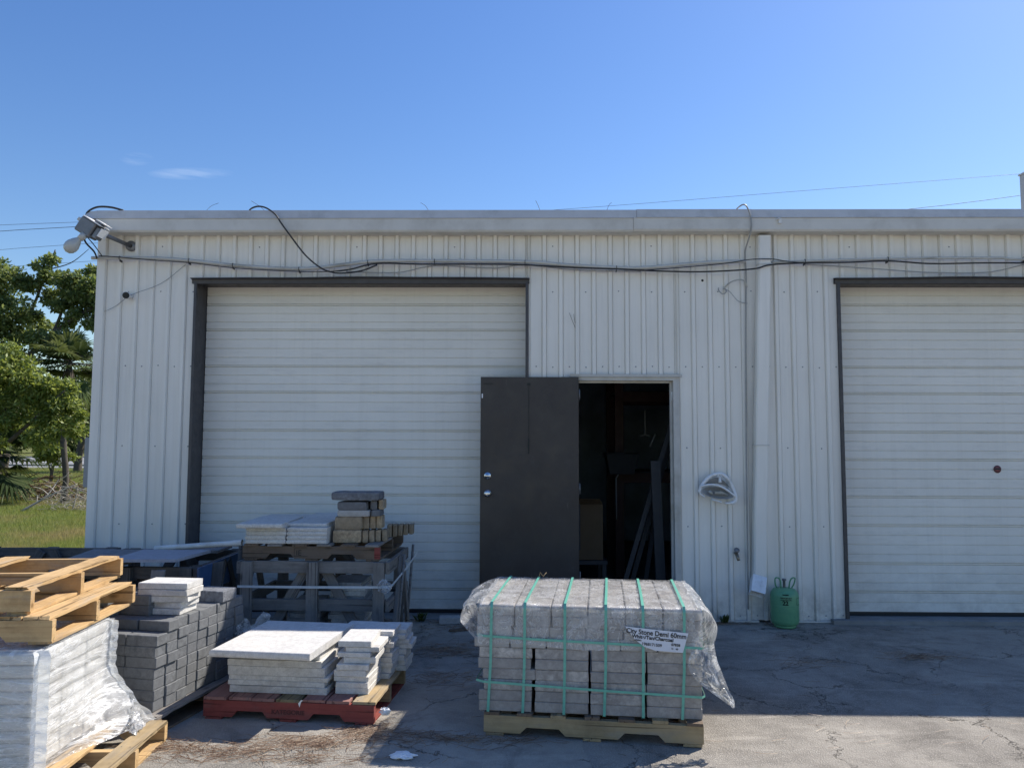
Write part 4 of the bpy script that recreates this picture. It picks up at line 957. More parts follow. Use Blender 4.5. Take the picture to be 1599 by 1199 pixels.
for ix in range(3):
    for iy in range(NY):
        for c in range(colh(ix, iy)):
            jx = rnd.choice([0, 0, 0, .004, -.004, .009]) if ix == 0 else 0
            o = bpy.data.objects.new('paver', pmesh); C.objects.link(o)
            o.location = GP(-.1-ix*.2+jx+rnd.uniform(-.002, .002), .05+iy*.1+rnd.uniform(-.002, .002), .1075+c*.06)
            o.rotation_euler = (0, 0, rg+rnd.uniform(-.012, .012))
            tag(o, 'charcoal paver, %s from the bottom in the %s %s row of the loose stack' % (ordn(c+1), rowname[iy], colname[ix]), 'paver', 'loose charcoal pavers on the old pallet')
# pale slabs lying on top of the pavers
zb = .1075+8*.06+.0005
for i in range(5):
    p = GP([-.15, -.15, -.155, -.145, -.15][i], [.34, .35, .33, .325, .33][i], zb+i*.038)
    slab(p.x, p.y, p.z, [.22, .24, .30, .31, .31][i], .195, .037, rg+[.10, .04, .20, .10, .12][i], 'whiteslabdirty' if i < 4 else 'whiteslab', 'dusty white slab, %s from the bottom of the short pile on the charcoal pavers' % ordn(i+1), group='white slabs piled on the charcoal pavers')
p = GP(-.10, .72, zb)
slab(p.x, p.y, p.z, .22, .16, .07, rg, 'bluestone', 'single blue grey block on the charcoal pavers behind the white slabs', 'block', name='stone_block')
# crumpled film hanging from the rear of the paver pallet
def sheetfilm(label, base, w_, h_, ang, sd, mat='filmflap', amp=.05):
    m = MB()
    def fn(u, v):
        n_ = noise.noise((u*5+sd, v*4, sd)); n2 = noise.noise((u*11+sd, v*12, sd))
        return Vector((w_*(u-.5)*(1.2-.3*v), amp*(n_+.5*n2), h_*v*(.75+.35*noise.noise((u*3, sd, 0)))))
    m.grid(fn, 20, 16); return tag(m.build('plastic_film', mat, None, base, (0, 0, ang)), label, 'plastic film')
p = GP(-.0, .98, .13); sheetfilm('crumpled clear film hanging at the rear corner of the charcoal pavers', (p.x+.03, p.y, .16), .36, .34, rg+R(80), 4)

# ---------------------------------------------------------------- wrapped bundle at the left edge
wz = R(2.5)
WC = Vector((-2.235, -3.60, 0)); wx = Vector((math.cos(wz), math.sin(wz), 0)); wy = Vector((-math.sin(wz), math.cos(wz), 0))
pw = WC+wx*(-.42)+wy*.34
pallet('pale new pallet under the film wrapped bundle at the left edge', (pw.x+.14, pw.y-.03, 0), wz, 1.22, .76, dk(6, 1.22, .10), 'pine', ('pine', 'pinegrey'), None, .112, seed=8, rag=.02)
t = thing('wrapped_bundle', 'bundle of pale blocks shrouded in milky stretch film at the left edge', 'wrapped blocks', (WC.x, WC.y, .128), wz)
TH = .525; nb = 9; hb = TH/nb; LW, LD = .84, .66
for c in range(nb):
    for i in range(4):
        for j in range(3):
            if i > 0 and j > 0 and c < nb-1: continue
            stone(t, -.105-i*.21+rnd.uniform(-.004, .001), .11+j*.22, c*hb, .203, .213, hb-.003, 'whiteslabdirty', 0, 'wrapped_block')
per = [(-LW-.01, -.002), (-.012, -.002), (-.003, -.001), (.0, .010), (.0, LD-.03), (-.004, LD), (-.03, LD+.002), (-LW, LD)]
PS = spline([(x, y, 0) for x, y in per], 14); NP = len(PS)-1
def wrapf(u, v):
    p = PS[min(int(u*NP+.5), NP)]; z = -.02+(TH+.03)*v
    # outward direction
    cx, cy = -LW*.5, LD*.5; d = Vector((p.x-cx, (p.y-cy)*1.3, 0)).normalized()
    sc_ = .006*abs(math.sin(math.pi*z/hb))
    n_ = .007*noise.noise((p.x*6, p.y*9, z*5))+.004*noise.noise((p.x*20, p.y*26+z*18, z*16))
    out_ = .004+sc_+n_
    # loosened skirt at the low rear right corner
    k = max(0, 1-abs((p.y-LD*.98)/(.95 if p.y < LD*.98 else .2)))*max(0, 1-(z+.02)/.30)**1.3 * min(1, max(0, p.y/LD*1.25)) if p.x > -.1 else 0
    q = p+d*out_+Vector((.235*k, .04*k, 0))+d*(.035*k*noise.noise((p.y*22, z*20, 3)))
    if v > .98: q = q-d*.02
    return Vector((q.x, q.y, z))
m = MB(); m.grid(wrapf, NP, 70); m.build('stretch_film', 'filmwrap', t)
m = MB(); m.grid(lambda u, v: Vector((-LW+(LW-.0)*u, LD*v, TH+.006+.005*noise.noise((u*9, v*8, 0)))), 24, 24); m.build('film_top', 'filmwrap', t)
# loose crumple by the corner
m = MB()
m.grid(lambda u, v: Vector((.06+.20*u+.03*noise.noise((u*6, v*6, 1)), LD-.05-.18*u+.12*v+.03*noise.noise((u*9, v*9, 2)), -.02+.16*(1-u)*v+.05*noise.noise((u*12, v*14, 5))+.02)), 18, 14); m.build('film_tail', 'filmflap', t)

# two fresh pine pallets on top
zt = .128+TH+.018
deckA = [(.535, .125), (.400, .13), (.10, .12), (-.16, .12), (-.42, .12)]
pallet('lower of the two fresh pine pallets stacked on the wrapped bundle', (-2.86, -3.13, zt), R(4.5), 1.22, .92, deckA, 'pine', ('pine',), None, .130, seed=11, rag=.035, group='fresh pine pallets on the wrapped bundle')
deckB = [(.525, .115), (.0, .14), (-.40, .12)]
pallet('upper fresh pine pallet with gaps between its deck boards', (-2.985, -3.06, zt+.132), R(5.5), 1.20, 1.04, deckB, 'pine', ('pine',), None, .130, seed=12, rag=.04, group='fresh pine pallets on the wrapped bundle')

# ---------------------------------------------------------------- timber racks
def beam(t, a, b, w_, d_, mat, name='rail'):
    a, b = Vector(a), Vector(b); L = (b-a).length
    m = board_mesh(L, w_, d_, 0, int(a.x*100+b.z*991+a.z*77) % 9999, 6); o = m.build(name, mat, t)
    X = (b-a).normalized(); up = Vector((0, 0, 1)) if abs(X.z) < .95 else Vector((1, 0, 0))
    Y = up.cross(X).normalized(); Z = X.cross(Y)
    # board: width along local y, thickness along local z -> stand on edge: width vertical
    o.matrix_local = Matrix(((X.x, Z.x, -Y.x, (a.x+b.x)/2), (X.y, Z.y, -Y.y, (a.y+b.y)/2), (X.z, Z.z, -Y.z, (a.z+b.z)/2), (0, 0, 0, 1)))
    return o
def rack(label, loc, rz, W, Dp, H, mat, braces=True, back=True, mid=.38, group='timber slab racks'):
    t = thing('timber_rack', label, 'rack', loc, rz, group); w2, d2 = W/2, Dp/2
    def post(x, y, z=H):
        m = board_mesh(z, .085, .04, 0, int(x*100+y*37) % 999, 5); m.build('post', mat, t, (x, y, z/2), (0, R(90), R(90)))
    for y in (-d2, d2):
        for x in (-w2+.045, 0, w2-.045): post(x, y)
        yo = .042 if y < 0 else -.042
        beam(t, (-w2, y+yo, H-.045), (w2, y+yo, H-.045), .088, .036, mat)
        beam(t, (-w2, y+yo, mid), (w2, y+yo, mid), .085, .036, mat)
        if braces:
            yb = y-(.028 if y < 0 else -.028)
            beam(t, (-.05, y+yo*2, H-.02), (-w2*.72, y+yo*2, .06), .075, .030, mat, 'brace'); beam(t, (.05, y+yo*2, H-.02), (w2*.72, y+yo*2, .06), .075, .030, mat, 'brace')
    for x in (-w2, w2):
        s_ = 1 if x > 0 else -1
        beam(t, (x+s_*.02, -d2, H-.045), (x+s_*.02, d2, H-.045), .088, .03, mat); beam(t, (x+s_*.02, -d2, mid), (x+s_*.02, d2, mid), .08, .03, mat)
        beam(t, (x+s_*.052, -d2*.85, .02), (x+s_*.052, -.02, H-.02), .07, .028, mat, 'brace'); beam(t, (x+s_*.052, d2*.85, .02), (x+s_*.052, .04, H-.02), .07, .028, mat, 'brace')
    return t
R3 = rack('grey timber rack with diagonal braces in front of the left overhead door', (-1.60, -.83, 0), R(-1), 1.11, .86, .71, 'greywood')
pp = pallet('brown pallet with a red painted corner on top of the grey timber rack', (-1.62, -.73, .712), R(-1.5), 1.07, .98, dk(6, 1.05, .11), 'brownwood', ('brownwood', 'greywood'), None, .125, seed=14, rag=.01, deck_over=.04)
m = MB(); m.box((.49, -.4905, .018), (.536, -.4885, .105)); m.build('red_paint_mark', 'redwood', pp)
text_mesh('stencil', 'IE', .06, 'ink', pp, (-.12, -.4895, .04), (R(90), 0, 0)); m = MB()
for a_ in ((-.135, .032, -.03, .035), (-.135, .092, -.03, .095), (-.135, .032, -.132, .095)): m.box((a_[0], -.490, a_[1]), (a_[2], -.4885, a_[3]))
m.build('stencil_frame', 'ink', pp)
m = MB(); hw = .009
pth = [(-2.17, -1.30, .530), (-1.6, -1.302, .527), (-1.03, -1.302, .530), (-1.00, -1.29, .535), (-.955, -.8, .60), (-.93, -.36, .66)]
vs = []
for q in pth: vs += [(q[0], q[1], q[2]-hw), (q[0], q[1], q[2]+hw), (q[0]+.002, q[1]+.003, q[2]+hw), (q[0]+.002, q[1]+.003, q[2]-hw)]
m.add(vs, [(4*i+j, 4*i+4+j, 4*i+4+(j+1) % 4, 4*i+(j+1) % 4) for i in range(len(pth)-1) for j in range(4)]); tag(m.build('strap', 'strapwhite'), 'pale plastic strap drawn across the front of the grey timber rack', 'strap')
crumple('ragged clear plastic patch on the right front post of the grey rack', (-1.05, -1.30, .50), .055, 'filmflap', 'plastic_scrap', 22, 'plastic', .8)
for i, (x0, y0, z0, x1, y1, z1) in enumerate(((-.99, -1.1, .02, -.96, -.9, .72), (-.985, -.6, .02, -.955, -.45, .74))):
    m = MB(); m.tube([(x0, y0, z0), (x1, y1, z1)], .012 if i < 2 else .02, 6); tag(m.build('stick', 'greywood'), ['thin stick leaning on the right side of the grey rack, nearest the camera', 'thin stick leaning on the middle of the right side of the grey rack', 'thick upright stake at the rear right corner of the grey rack'][i], 'stick')
# goods on the rack's pallet
zp = .712+.127
G2 = 'white coping stones on the rack pallet'
for k, (cx, lab) in enumerate(((-1.985, 'left'), (-1.665, 'right'))):
    z = zp
    for i in range(4):
        bull(cx+rnd.uniform(-.004, .004), -.93, z, .30, .56, .031, rnd.uniform(-.01, .01), 'whiteslab', 'white coping stone, %s from the bottom of the %s pile on the rack' % (ordn(i+1), lab), G2); z += .0315
bull(-2.02, -.98, zp+.1265, .34, .62, .034, .03, 'whiteslab', 'wide white slab lying on top of the left coping pile', G2)
bull(-1.68, -.90, zp+.1265, .31, .52, .026, -.02, 'whiteslab', 'white slab lying on top of the right coping pile', G2)
slab(-2.10, -.35, zp, .38, .36, .13, .02, 'whiteslab', 'white block of slabs behind the left coping pile', group=G2); slab(-1.70, -.36, zp, .36, .36, .145, .0, 'whiteslab', 'white block of slabs behind the right coping pile', group=G2)
# brown and grey stones
G3 = 'tumbled stones on the rack pallet'
def rough(x, y, z, lx, ly, lz, rz, mat, label):
    m = MB(); N = 7
    def face(fn, nu=N, nv=N): m.grid(fn, nu, nv, smooth=True)
    c_ = [lambda u, v: Vector((u-.5, -.5, v-.5)), lambda u, v: Vector((.5, u-.5, v-.5)), lambda u, v: Vector((.5-u, .5, v-.5)), lambda u, v: Vector((-.5, .5-u, v-.5)), lambda u, v: Vector((u-.5, v-.5, .5)), lambda u, v: Vector((u-.5, .5-v, -.5))]
    for g_ in c_:
        def fn(u, v, g_=g_):
            p = g_(u, v); q = Vector((p.x*lx, p.y*ly, p.z*lz)); e = (abs(p.x)*2)**8*(abs(p.y)*2)**8+(abs(p.x)*2)**8*(abs(p.z)*2)**8+(abs(p.y)*2)**8*(abs(p.z)*2)**8
            q = q*(1-.035*min(e, 2)); s_ = Vector((q.x*16+x*31, q.y*16+y*17, q.z*16+z*23))
            k = .0045
            return q+Vector((k*noise.noise(s_), k*noise.noise(s_+Vector((9, 0, 0))), k*.6*noise.noise(s_+Vector((0, 9, 0)))))+Vector((0, 0, lz/2))
        face(fn)
    return tag(m.build('tumbled_stone', mat, None, (x, y, z), (0, 0, rz)), label, 'stone', G3)
rough(-1.380, -1.06, zp, .222, .16, .100, .0, 'brownstone', 'large tan stone at the bottom front of the brown pile on the rack')
rough(-1.372, -1.055, zp+.101, .218, .15, .100, .0, 'brownstone', 'large tan stone in the second layer of the brown pile on the rack')
for i in range(4): rough(-1.243+.045*i, -1.05+.03*i, zp, .040, .14, .095-.002*i, .05, 'brownstone', 'narrow tan stone on edge, %s from the left in the bottom layer' % ordn(i+1))
for i in range(3): rough(-1.240+.048*i, -1.02+.02*i, zp+.101, .044, .14, .100, .0, 'brownstone', 'narrow tan stone on edge, %s from the left in the second layer' % ordn(i+1))
rough(-1.335, -1.03, zp+.202, .255, .20, .050, .02, 'palestone', 'thin pale stone in the third layer of the pile on the rack')
rough(-1.165, -1.0, zp+.202, .07, .2, .050, .02, 'bluestone', 'small blue grey stone at the right of the third layer on the rack')
rough(-1.345, -1.03, zp+.253, .235, .20, .062, -.02, 'bluestone', 'blue grey stone just under the topmost one on the rack')
rough(-1.130, -.99, zp+.253, .035, .16, .075, .0, 'brownstone', 'small stone on edge under the right end of the topmost stone')
rough(-1.185, -.99, zp+.253, .05, .18, .070, .0, 'bluestone', 'dark blue stone beside the small one under the topmost stone')
rough(-1.320, -1.02, zp+.329, .385, .25, .062, .0, 'bluestone', 'topmost wide slate grey stone of the pile on the rack')
for i in range(5): rough(-1.115+.038*i, -.70+.05*i, zp, .034, .16, .10-.004*i, .05, 'brownstone', 'tan stone on edge, %s from the left in the low rear group' % ordn(i+1))
# slabs stored on the rack's low shelf
m = MB(); m.box((-2.12, -1.18, .015), (-1.1, -.48, .10)); tag(m.build('low_platform', 'brownwood'), 'low wooden platform inside the grey timber rack', 'platform')
G4 = 'slabs stored inside the grey rack'
ministack(-1.385, -.90, 12, .27, .36, .036, 'of the tall pile inside the grey rack', G4, .101, ('whiteslabdirty', 'whiteslabdirty', 'palestone'), rz=0, kind='pale slab')
ministack(-1.72, -.90, 7, .25, .36, .036, 'of the low pile inside the grey rack', G4, .101, ('whiteslabdirty', 'palestone'), rz=0, kind='pale slab')

R1 = rack('dark timber rack at the far left behind the pine pallets', (-4.02, -1.22, 0), R(0), 1.10, 1.25, .72, 'darkwood')
R2 = rack('dark timber rack carrying the smooth blue slab, left of the grey rack', (-2.92, -1.0, 0), R(0), .98, 1.0, .70, 'darkwood')
def polyslab(pts, z, th, mat, label, name='stone_slab', group=None):
    m = MB(); m.prism(pts, 'z', z, z+th); o = m.build(name, mat); return tag(o, label, 'slab', group)
polyslab([(-3.34, -1.86), (-2.92, -1.62), (-2.86, -.94), (-3.50, -.90)], .722, .028, 'slabgrey', 'weathered grey slab lying across the two dark racks')
polyslab([(-2.99, -1.60), (-2.52, -1.58), (-2.46, -1.10), (-3.0, -1.08)], .7515, .022, 'slabblue', 'smooth blue grey slab on the dark rack nearest the grey rack')
polyslab([(-2.86, -.92), (-2.48, -.92), (-2.48, -.60), (-2.86, -.60)], .722, .02, 'slabgrey', 'small grey slab under the white pipe')
m = MB(); m.box((-2.40, -1.52, .50), (-2.385, -.66, .70)); tag(m.build('panel', 'bluerail', None, (.012, 0, 0)), 'dark blue board standing for the right side rail of a dark rack', 'panel')  # added board, coloured dark blue to stand for the rack's side rail
m = MB(); a0, a1 = Vector((-2.95, -1.0, .768)), Vector((-2.24, -1.03, .822))
m.tube([a0, a1], .022, 14, caps=False); m.tube([a0, a1], .018, 14, caps=False); m.tube([a1-(a1-a0).normalized()*.07, a1+Vector((.001, 0, 0))], .026, 14, caps=False); tag(m.build('plastic_pipe', 'whitepvc'), 'white plastic pipe lying across the dark rack', 'pipe')
m = MB(); m.tube([(-2.28, -1.05, .0), (-2.24, -1.04, .80)], .022, 8); tag(m.build('stake', 'darkwood'), 'dark stake standing under the end of the white pipe', 'stake')
for i, (x, y, a) in enumerate(((-2.60, -1.72, 8), (-2.44, -1.50, 14), (-2.33, -1.32, 10))):
    m = board_mesh(.72, .09, .025, .02, 300+i); o = m.build('board', 'darkwood' if i else 'greywood', None, (x, y, .36), (R(0), R(-90+a), R(90)))
    tag(o, ['grey board leaning on the dark rack behind the charcoal pavers', 'dark board leaning beside the dark blue side rail', 'dark board leaning nearest the grey rack'][i], 'board')
# stone slabs stacked in the second rack
ministack(-2.85, -1.25, 12, .5, .5, .045, 'of the pile inside the dark rack with the blue slab', 'slabs stored inside the dark rack', .02, ('slabgrey', 'whiteslabdirty', 'slabgrey', 'bluestone'), rz=0, ang=.05, kind='grey slab')

# ================================================================ LITTER ON THE GROUND
import numpy as np
def strips(name, centres, n, mat, L=(.05, .14), wd=.0013, zmax=.012, seed=1):
    rg_ = np.random.RandomState(seed); V = []; F = []
    for (cx, cy, sx, sy, k, ang) in centres:
        cnt = int(n*k)
        for _ in range(cnt):
            x = cx+rg_.randn()*sx; y = cy+rg_.randn()*sy
            a = ang+rg_.randn()*.75; l = rg_.uniform(*L); c = rg_.uniform(-.5, .5); z0 = .002+rg_.rand()*zmax; z1 = .002+rg_.rand()*zmax
            pts = []
            for s_ in range(4):
                t_ = s_/3-.5; aa = a+c*t_
                pts.append((x+math.cos(aa)*l*t_, y+math.sin(aa)*l*t_, z0+(z1-z0)*(t_+.5)))
            nx, ny = -math.sin(a), math.cos(a); o = len(V)
            for p in pts: V += [(p[0]-nx*wd, p[1]-ny*wd, p[2]), (p[0]+nx*wd, p[1]+ny*wd, p[2]+wd)]
            F += [(o+2*i, o+2*i+1, o+2*i+3, o+2*i+2) for i in range(3)]
    me = bpy.data.meshes.new(name); me.from_pydata(V, [], F); me.materials.append(M_[mat]); return link(name, me)
o = strips('pine_needles', [(-1.15, -2.92, .18, .06, 1.3, .3), (-.86, -2.75, .10, .06, .9, .4), (-1.55, -3.05, .22, .05, 1.0, 0), (-1.9, -2.98, .12, .06, .5, 0), (-.55, -1.05, .16, .12, .9, .1), (-.5, -1.75, .22, .12, .6, .1), (-.45, -.35, .15, .06, .6, .1), (-.35, -2.85, .25, .05, .8, .1), (-1.2, -3.15, .35, .03, .5, .1), (3.05, -1.15, .14, .06, .5, 0), (2.1, -1.35, .12, .1, .25, 0), (1.6, -.12, .3, .04, .8, 0), (-.4, -.10, .25, .05, .6, 0), (2.0, -2.7, .9, .15, .10, 0), (0, -2, 2.4, 1., .35, 0), (3, -2.8, 1.4, .3, .10, 0)], 230, 'needle', seed=3, wd=.0011)
tag(o, 'dry pine needles strewn over the yard', 'pine needles', kind='stuff')
# small weeds at the wall foot
def weed(label, loc, n, h, seed):
    rg_ = random.Random(seed); t = thing('weed', label, 'weed', loc); m = MB()
    for i in range(n):
        a = rg_.uniform(0, 6.28); l = h*rg_.uniform(.5, 1); r_ = rg_.uniform(.2, .9)*h; b = Vector((rg_.uniform(-.03, .03), rg_.uniform(-.02, .02), 0))
        tip = b+Vector((math.cos(a)*r_, math.sin(a)*r_*.7-.01, l)); mid = b.lerp(tip, .55)+Vector((0, 0, l*.15)); sd_ = Vector((-math.sin(a), math.cos(a), 0))*.008
        m.add([b-sd_*.3, b+sd_*.3, mid+sd_, mid-sd_, tip], [(0, 1, 2, 3), (3, 2, 4)])
    m.build('leaves', 'leafC', t); return t
weed('small weed tuft at the wall foot right of the doorway', (1.52, -.06, .0), 40, .10, 1); weed('small weed tuft at the wall foot left of the hose tap', (1.83, -.06, .0), 46, .08, 2); weed('dark weed growing in front of the left overhead door near the pale block', (-.93, -.08, .0), 50, .09, 3)
weed('weed tuft between the stone bundle and the wall', (1.36, -.12, .0), 34, .15, 4)

# ================================================================ TREES AND GRASS, LEFT
def leafmesh(name, centres, per, size, mat, parent, seed, spread=.45, aspect=.5, droop=.3, rad=None):
    """leaves: folded quads scattered in clumps"""
    rg_ = np.random.RandomState(seed); n = len(centres)*per
    cs = np.repeat(np.array(centres, float), per, 0)
    sp_ = np.repeat(np.array([spread]*len(centres) if rad is None else rad, float), per)[:, None]
    d = rg_.randn(n, 3); d /= np.linalg.norm(d, axis=1)[:, None]; rr_ = rg_.rand(n, 1)**.45
    P = cs+d*rr_*sp_*np.array([1, 1, .72])
    a = rg_.randn(n, 3)+d*.8; a[:, 2] -= droop; a /= np.linalg.norm(a, axis=1)[:, None]
    nrm = rg_.randn(n, 3)*.8+np.array([0, 0, 1.]); b = np.cross(a, nrm); b /= np.linalg.norm(b, axis=1)[:, None]
    L = size*(.6+.8*rg_.rand(n, 1)); W = L*aspect
    v = np.stack([P, P+a*L*.5+b*W*.5, P+a*L, P+a*L*.5-b*W*.5], 1).reshape(-1, 3)
    me = bpy.data.meshes.new(name); me.vertices.add(n*4); me.vertices.foreach_set('co', v.ravel())
    me.loops.add(n*4); me.loops.foreach_set('vertex_index', np.arange(n*4)); me.polygons.add(n); me.polygons.foreach_set('loop_start', np.arange(n)*4); me.polygons.foreach_set('loop_total', np.full(n, 4))
    me.update(); me.validate(); me.materials.append(M_[mat]); return link(name, me, parent)
def grow(t, pts_r, name='trunk', mat='bark'):
    m = MB()
    for pts, ra, rb in pts_r:
        P = spline(pts, 5); n = len(P); m.tube(P, [ra+(rb-ra)*i/(n-1) for i in range(n)], 8)
    return m.build(name, mat, t)
def crown_pts(rg_, blobs):
    out = []; rad = []
    for (x, y, z, r, n) in blobs:
        for _ in range(n):
            d = Vector((rg_.gauss(0, 1), rg_.gauss(0, 1), rg_.gauss(0, 1))).normalized()*r*rg_.uniform(.55, 1.05)
            out.append((x+d.x, y+d.y, z+d.z*.75)); rad.append(rg_.uniform(.22, .46)*min(1, r/1.0+.25))
    return out, rad
rg1 = random.Random(21)
# big broadleaf tree (y about 13)
t = thing('broadleaf_tree', 'large dark green broadleaf tree reaching over the lawn at the left edge', 'tree', (-14.6, 13.4, 0))
grow(t, [([(0, 0, 0), (.1, 0, 1.4), (.25, 0, 2.8), (.1, 0, 4.2)], .24, .15), ([(.2, 0, 2.7), (1.0, -.2, 3.6), (1.9, -.2, 4.5), (2.7, -.1, 5.1), (3.4, 0, 5.4)], .085, .03), ([(.1, 0, 3.6), (.8, .3, 4.9), (1.3, .2, 6.0), (1.6, .2, 6.9)], .06, .015), ([(.1, 0, 4.0), (-.7, 0, 5.4), (-1.0, 0, 6.8)], .11, .03), ([(1.9, -.2, 4.5), (2.0, 0, 5.3), (1.7, .1, 6.0)], .05, .015), ([(1.4, .1, 6.3), (2.1, .1, 6.5), (2.6, .1, 6.9)], .02, .006), ([(2.9, 0, 5.2), (3.1, .1, 4.6)], .03, .01)])
bl = [(-.9, 0, 6.0, 1.2, 16), (.35, 0, 5.9, .75, 18), (.6, -.2, 5.0, .8, 20), (.1, .1, 4.4, .75, 14), (1.0, .1, 4.7, .55, 10), (1.35, 0, 6.3, .38, 6), (1.65, .1, 6.65, .16, 2), (2.2, 0, 5.95, .45, 9), (2.95, .1, 5.6, .62, 18), (3.1, .1, 4.95, .5, 12), (2.45, -.1, 4.9, .28, 4), (1.4, .1, 5.6, .25, 4), (2.75, .1, 6.2, .25, 3), (-1.6, 0, 4.4, 1.1, 16), (3.6, 0, 5.2, .5, 9), (1.55, .1, 4.2, .3, 4), (1.5, -.35, 4.3, .30, 6), (1.0, -.35, 3.8, .3, 5), (2.1, -.2, 5.45, .30, 6), (.9, -.1, 6.0, .35, 5), (2.5, -.2, 5.45, .25, 4), (1.0, -.2, 4.0, .4, 6), (.3, -.3, 3.9, .5, 8)]
cp, ra = crown_pts(rg1, bl); leafmesh('crown', cp, 150, .105, 'leafA', t, 31, rad=ra, aspect=.6)
# yellow green tree
t = thing('yellow_green_tree', 'bright yellow green leafy tree low at the left edge of the lawn', 'tree', (-11.1, 9.2, 0))
grow(t, [([(-1.4, 0, 0), (-1.2, 0, .9), (-.5, 0, 1.7), (.0, 0, 2.3), (.3, 0, 3.0)], .12, .04), ([(.05, 0, 1.6), (.7, 0, 2.2), (1.2, 0, 2.7)], .05, .015), ([(.1, 0, 1.9), (-.6, 0, 2.7)], .05, .015)])
cp, ra = crown_pts(rg1, [(.1, 0, 3.05, .50, 14), (.45, 0, 2.65, .42, 12), (.95, .1, 2.72, .32, 8), (1.15, .1, 2.35, .30, 6), (.1, 0, 2.1, .42, 8), (-.8, 0, 2.8, .7, 12), (.75, 0, 2.2, .3, 5), (-.3, -.2, 1.7, .42, 5), (1.25, .2, 2.0, .35, 6), (.6, 0, 1.75, .35, 5), (-.2, 0, 3.3, .5, 8)])
leafmesh('crown', cp, 150, .105, 'leafB', t, 32, rad=ra, aspect=.42)
# cabbage palm
def fan_palm(label, loc, H, R_, nf, seed, cat='palm', trunk=True, mat='leafP', skirt=8, up=(-.35, 1.3), tr=1.):
    rg_ = random.Random(seed); t = thing('fan_palm', label, cat, loc)
    if trunk:
        m = MB(); P = [(0.06*math.sin(i*.8), 0, H*i/12) for i in range(13)]; m.tube(P, [(.17+.02*(i % 2))*tr for i in range(13)], 10)
        for i in range(40):
            a = rg_.uniform(0, 6.28); z = H*rg_.uniform(.45, 1.); m.tube([(math.cos(a)*.14*tr, math.sin(a)*.14*tr, z), (math.cos(a)*.30*tr, math.sin(a)*.30*tr, z+.16*tr)], [.03*tr, .012*tr], 4)
        m.build('trunk', 'bark', t)
    m = MB(); ms = MB(); md = MB()
    for k in range(nf+skirt):
        a = rg_.uniform(0, 6.28); e = rg_.uniform(*up) if k < nf else rg_.uniform(-1.3, -.8); tgt = m if k < nf else md
        L = R_*rg_.uniform(.42, .62)
        b0 = Vector((0, 0, H)); d = Vector((math.cos(a)*math.cos(e), math.sin(a)*math.cos(e), math.sin(e)))
        hub = b0+d*L+Vector((0, 0, -.10*L)); ms.tube([b0, b0+d*L*.5, hub], [.016, .012, .009], 4)
        side = d.cross(Vector((0, 0, 1))).normalized(); upv = side.cross(d).normalized()
        n = 22; fl = R_*rg_.uniform(.42, .6)
        for i in range(n):
            th = -2.0+4.0*i/(n-1); dd = (d*math.cos(th)+side*math.sin(th)+upv*.12).normalized()
            ln = fl*(.75+.25*math.cos(th))*rg_.uniform(.85, 1.1); mid = hub+dd*ln*.6; tip = hub+dd*ln+Vector((0, 0, -.22*ln*rg_.uniform(.5, 1.6)))
            s_ = dd.cross(upv).normalized()*.022*(R_/.9)
            tgt.add([hub-s_*.3, hub+s_*.3, mid+s_, mid-s_, tip], [(0, 1, 2, 3), (3, 2, 4)])
    m.build('crown', mat, t); ms.build('frond_stems', 'bark', t)
    if skirt: md.build('dead_fronds', 'leafP', t)
    return t
fan_palm('cabbage palm with fan fronds behind the yellow green tree', (-11.75, 12.4, 0), 3.62, 1.12, 46, 5, tr=.42)
fan_palm('second cabbage palm close beside the warehouse corner', (-17.9, 26.5, 0), 4.6, 2.0, 30, 6, tr=.7)
fan_palm('low dark saw palmetto at the left edge of the grass', (-13.5, 12.1, 0), 1.35, 1.45, 34, 8, cat='palmetto', mat='leafD', skirt=6, up=(-.7, 1.0))
# mid-distance tree with dark trunk
t = thing('small_tree', 'small tree with a dark forked trunk standing by the road', 'tree', (-22.8, 32, 0))
grow(t, [([(0, 0, 0), (.05, 0, 1.0), (.35, 0, 2.2), (.6, 0, 3.2)], .22, .10), ([(.2, 0, 1.6), (-.6, 0, 2.7), (-1.4, 0, 3.4)], .10, .04), ([(.4, 0, 2.4), (1.2, 0, 3.1)], .09, .03)])
cp, ra = crown_pts(rg1, [(.2, 0, 4.2, 1.3, 22), (-2.0, 0, 4.1, 1.2, 18), (1.9, 0, 3.7, 1.3, 18), (-3.8, 0, 4.4, 1.3, 12), (-.9, 0, 3.3, .9, 10), (1.0, 0, 2.9, .7, 7), (3.0, 0, 3.2, 1.2, 8)])
leafmesh('crown', cp, 150, .20, 'leafA', t, 33, rad=[r_*1.7 for r_ in ra], aspect=.55)
# light green shrub
t = thing('shrub', 'light green shrub in the lawn beyond the branch pile', 'shrub', (-17.9, 21.8, 0))
grow(t, [([(0, 0, 0), (.1, 0, .8), (.2, 0, 1.6)], .07, .03), ([(.05, 0, .4), (-.3, 0, 1.2)], .04, .02)])
cp, ra = crown_pts(rg1, [(.1, 0, 2.0, .5, 9), (-.1, 0, 1.3, .45, 8), (.4, 0, 1.1, .35, 5), (-.3, 0, 2.5, .4, 6)])
leafmesh('crown', cp, 130, .15, 'leafB', t, 34, rad=ra, aspect=.5)
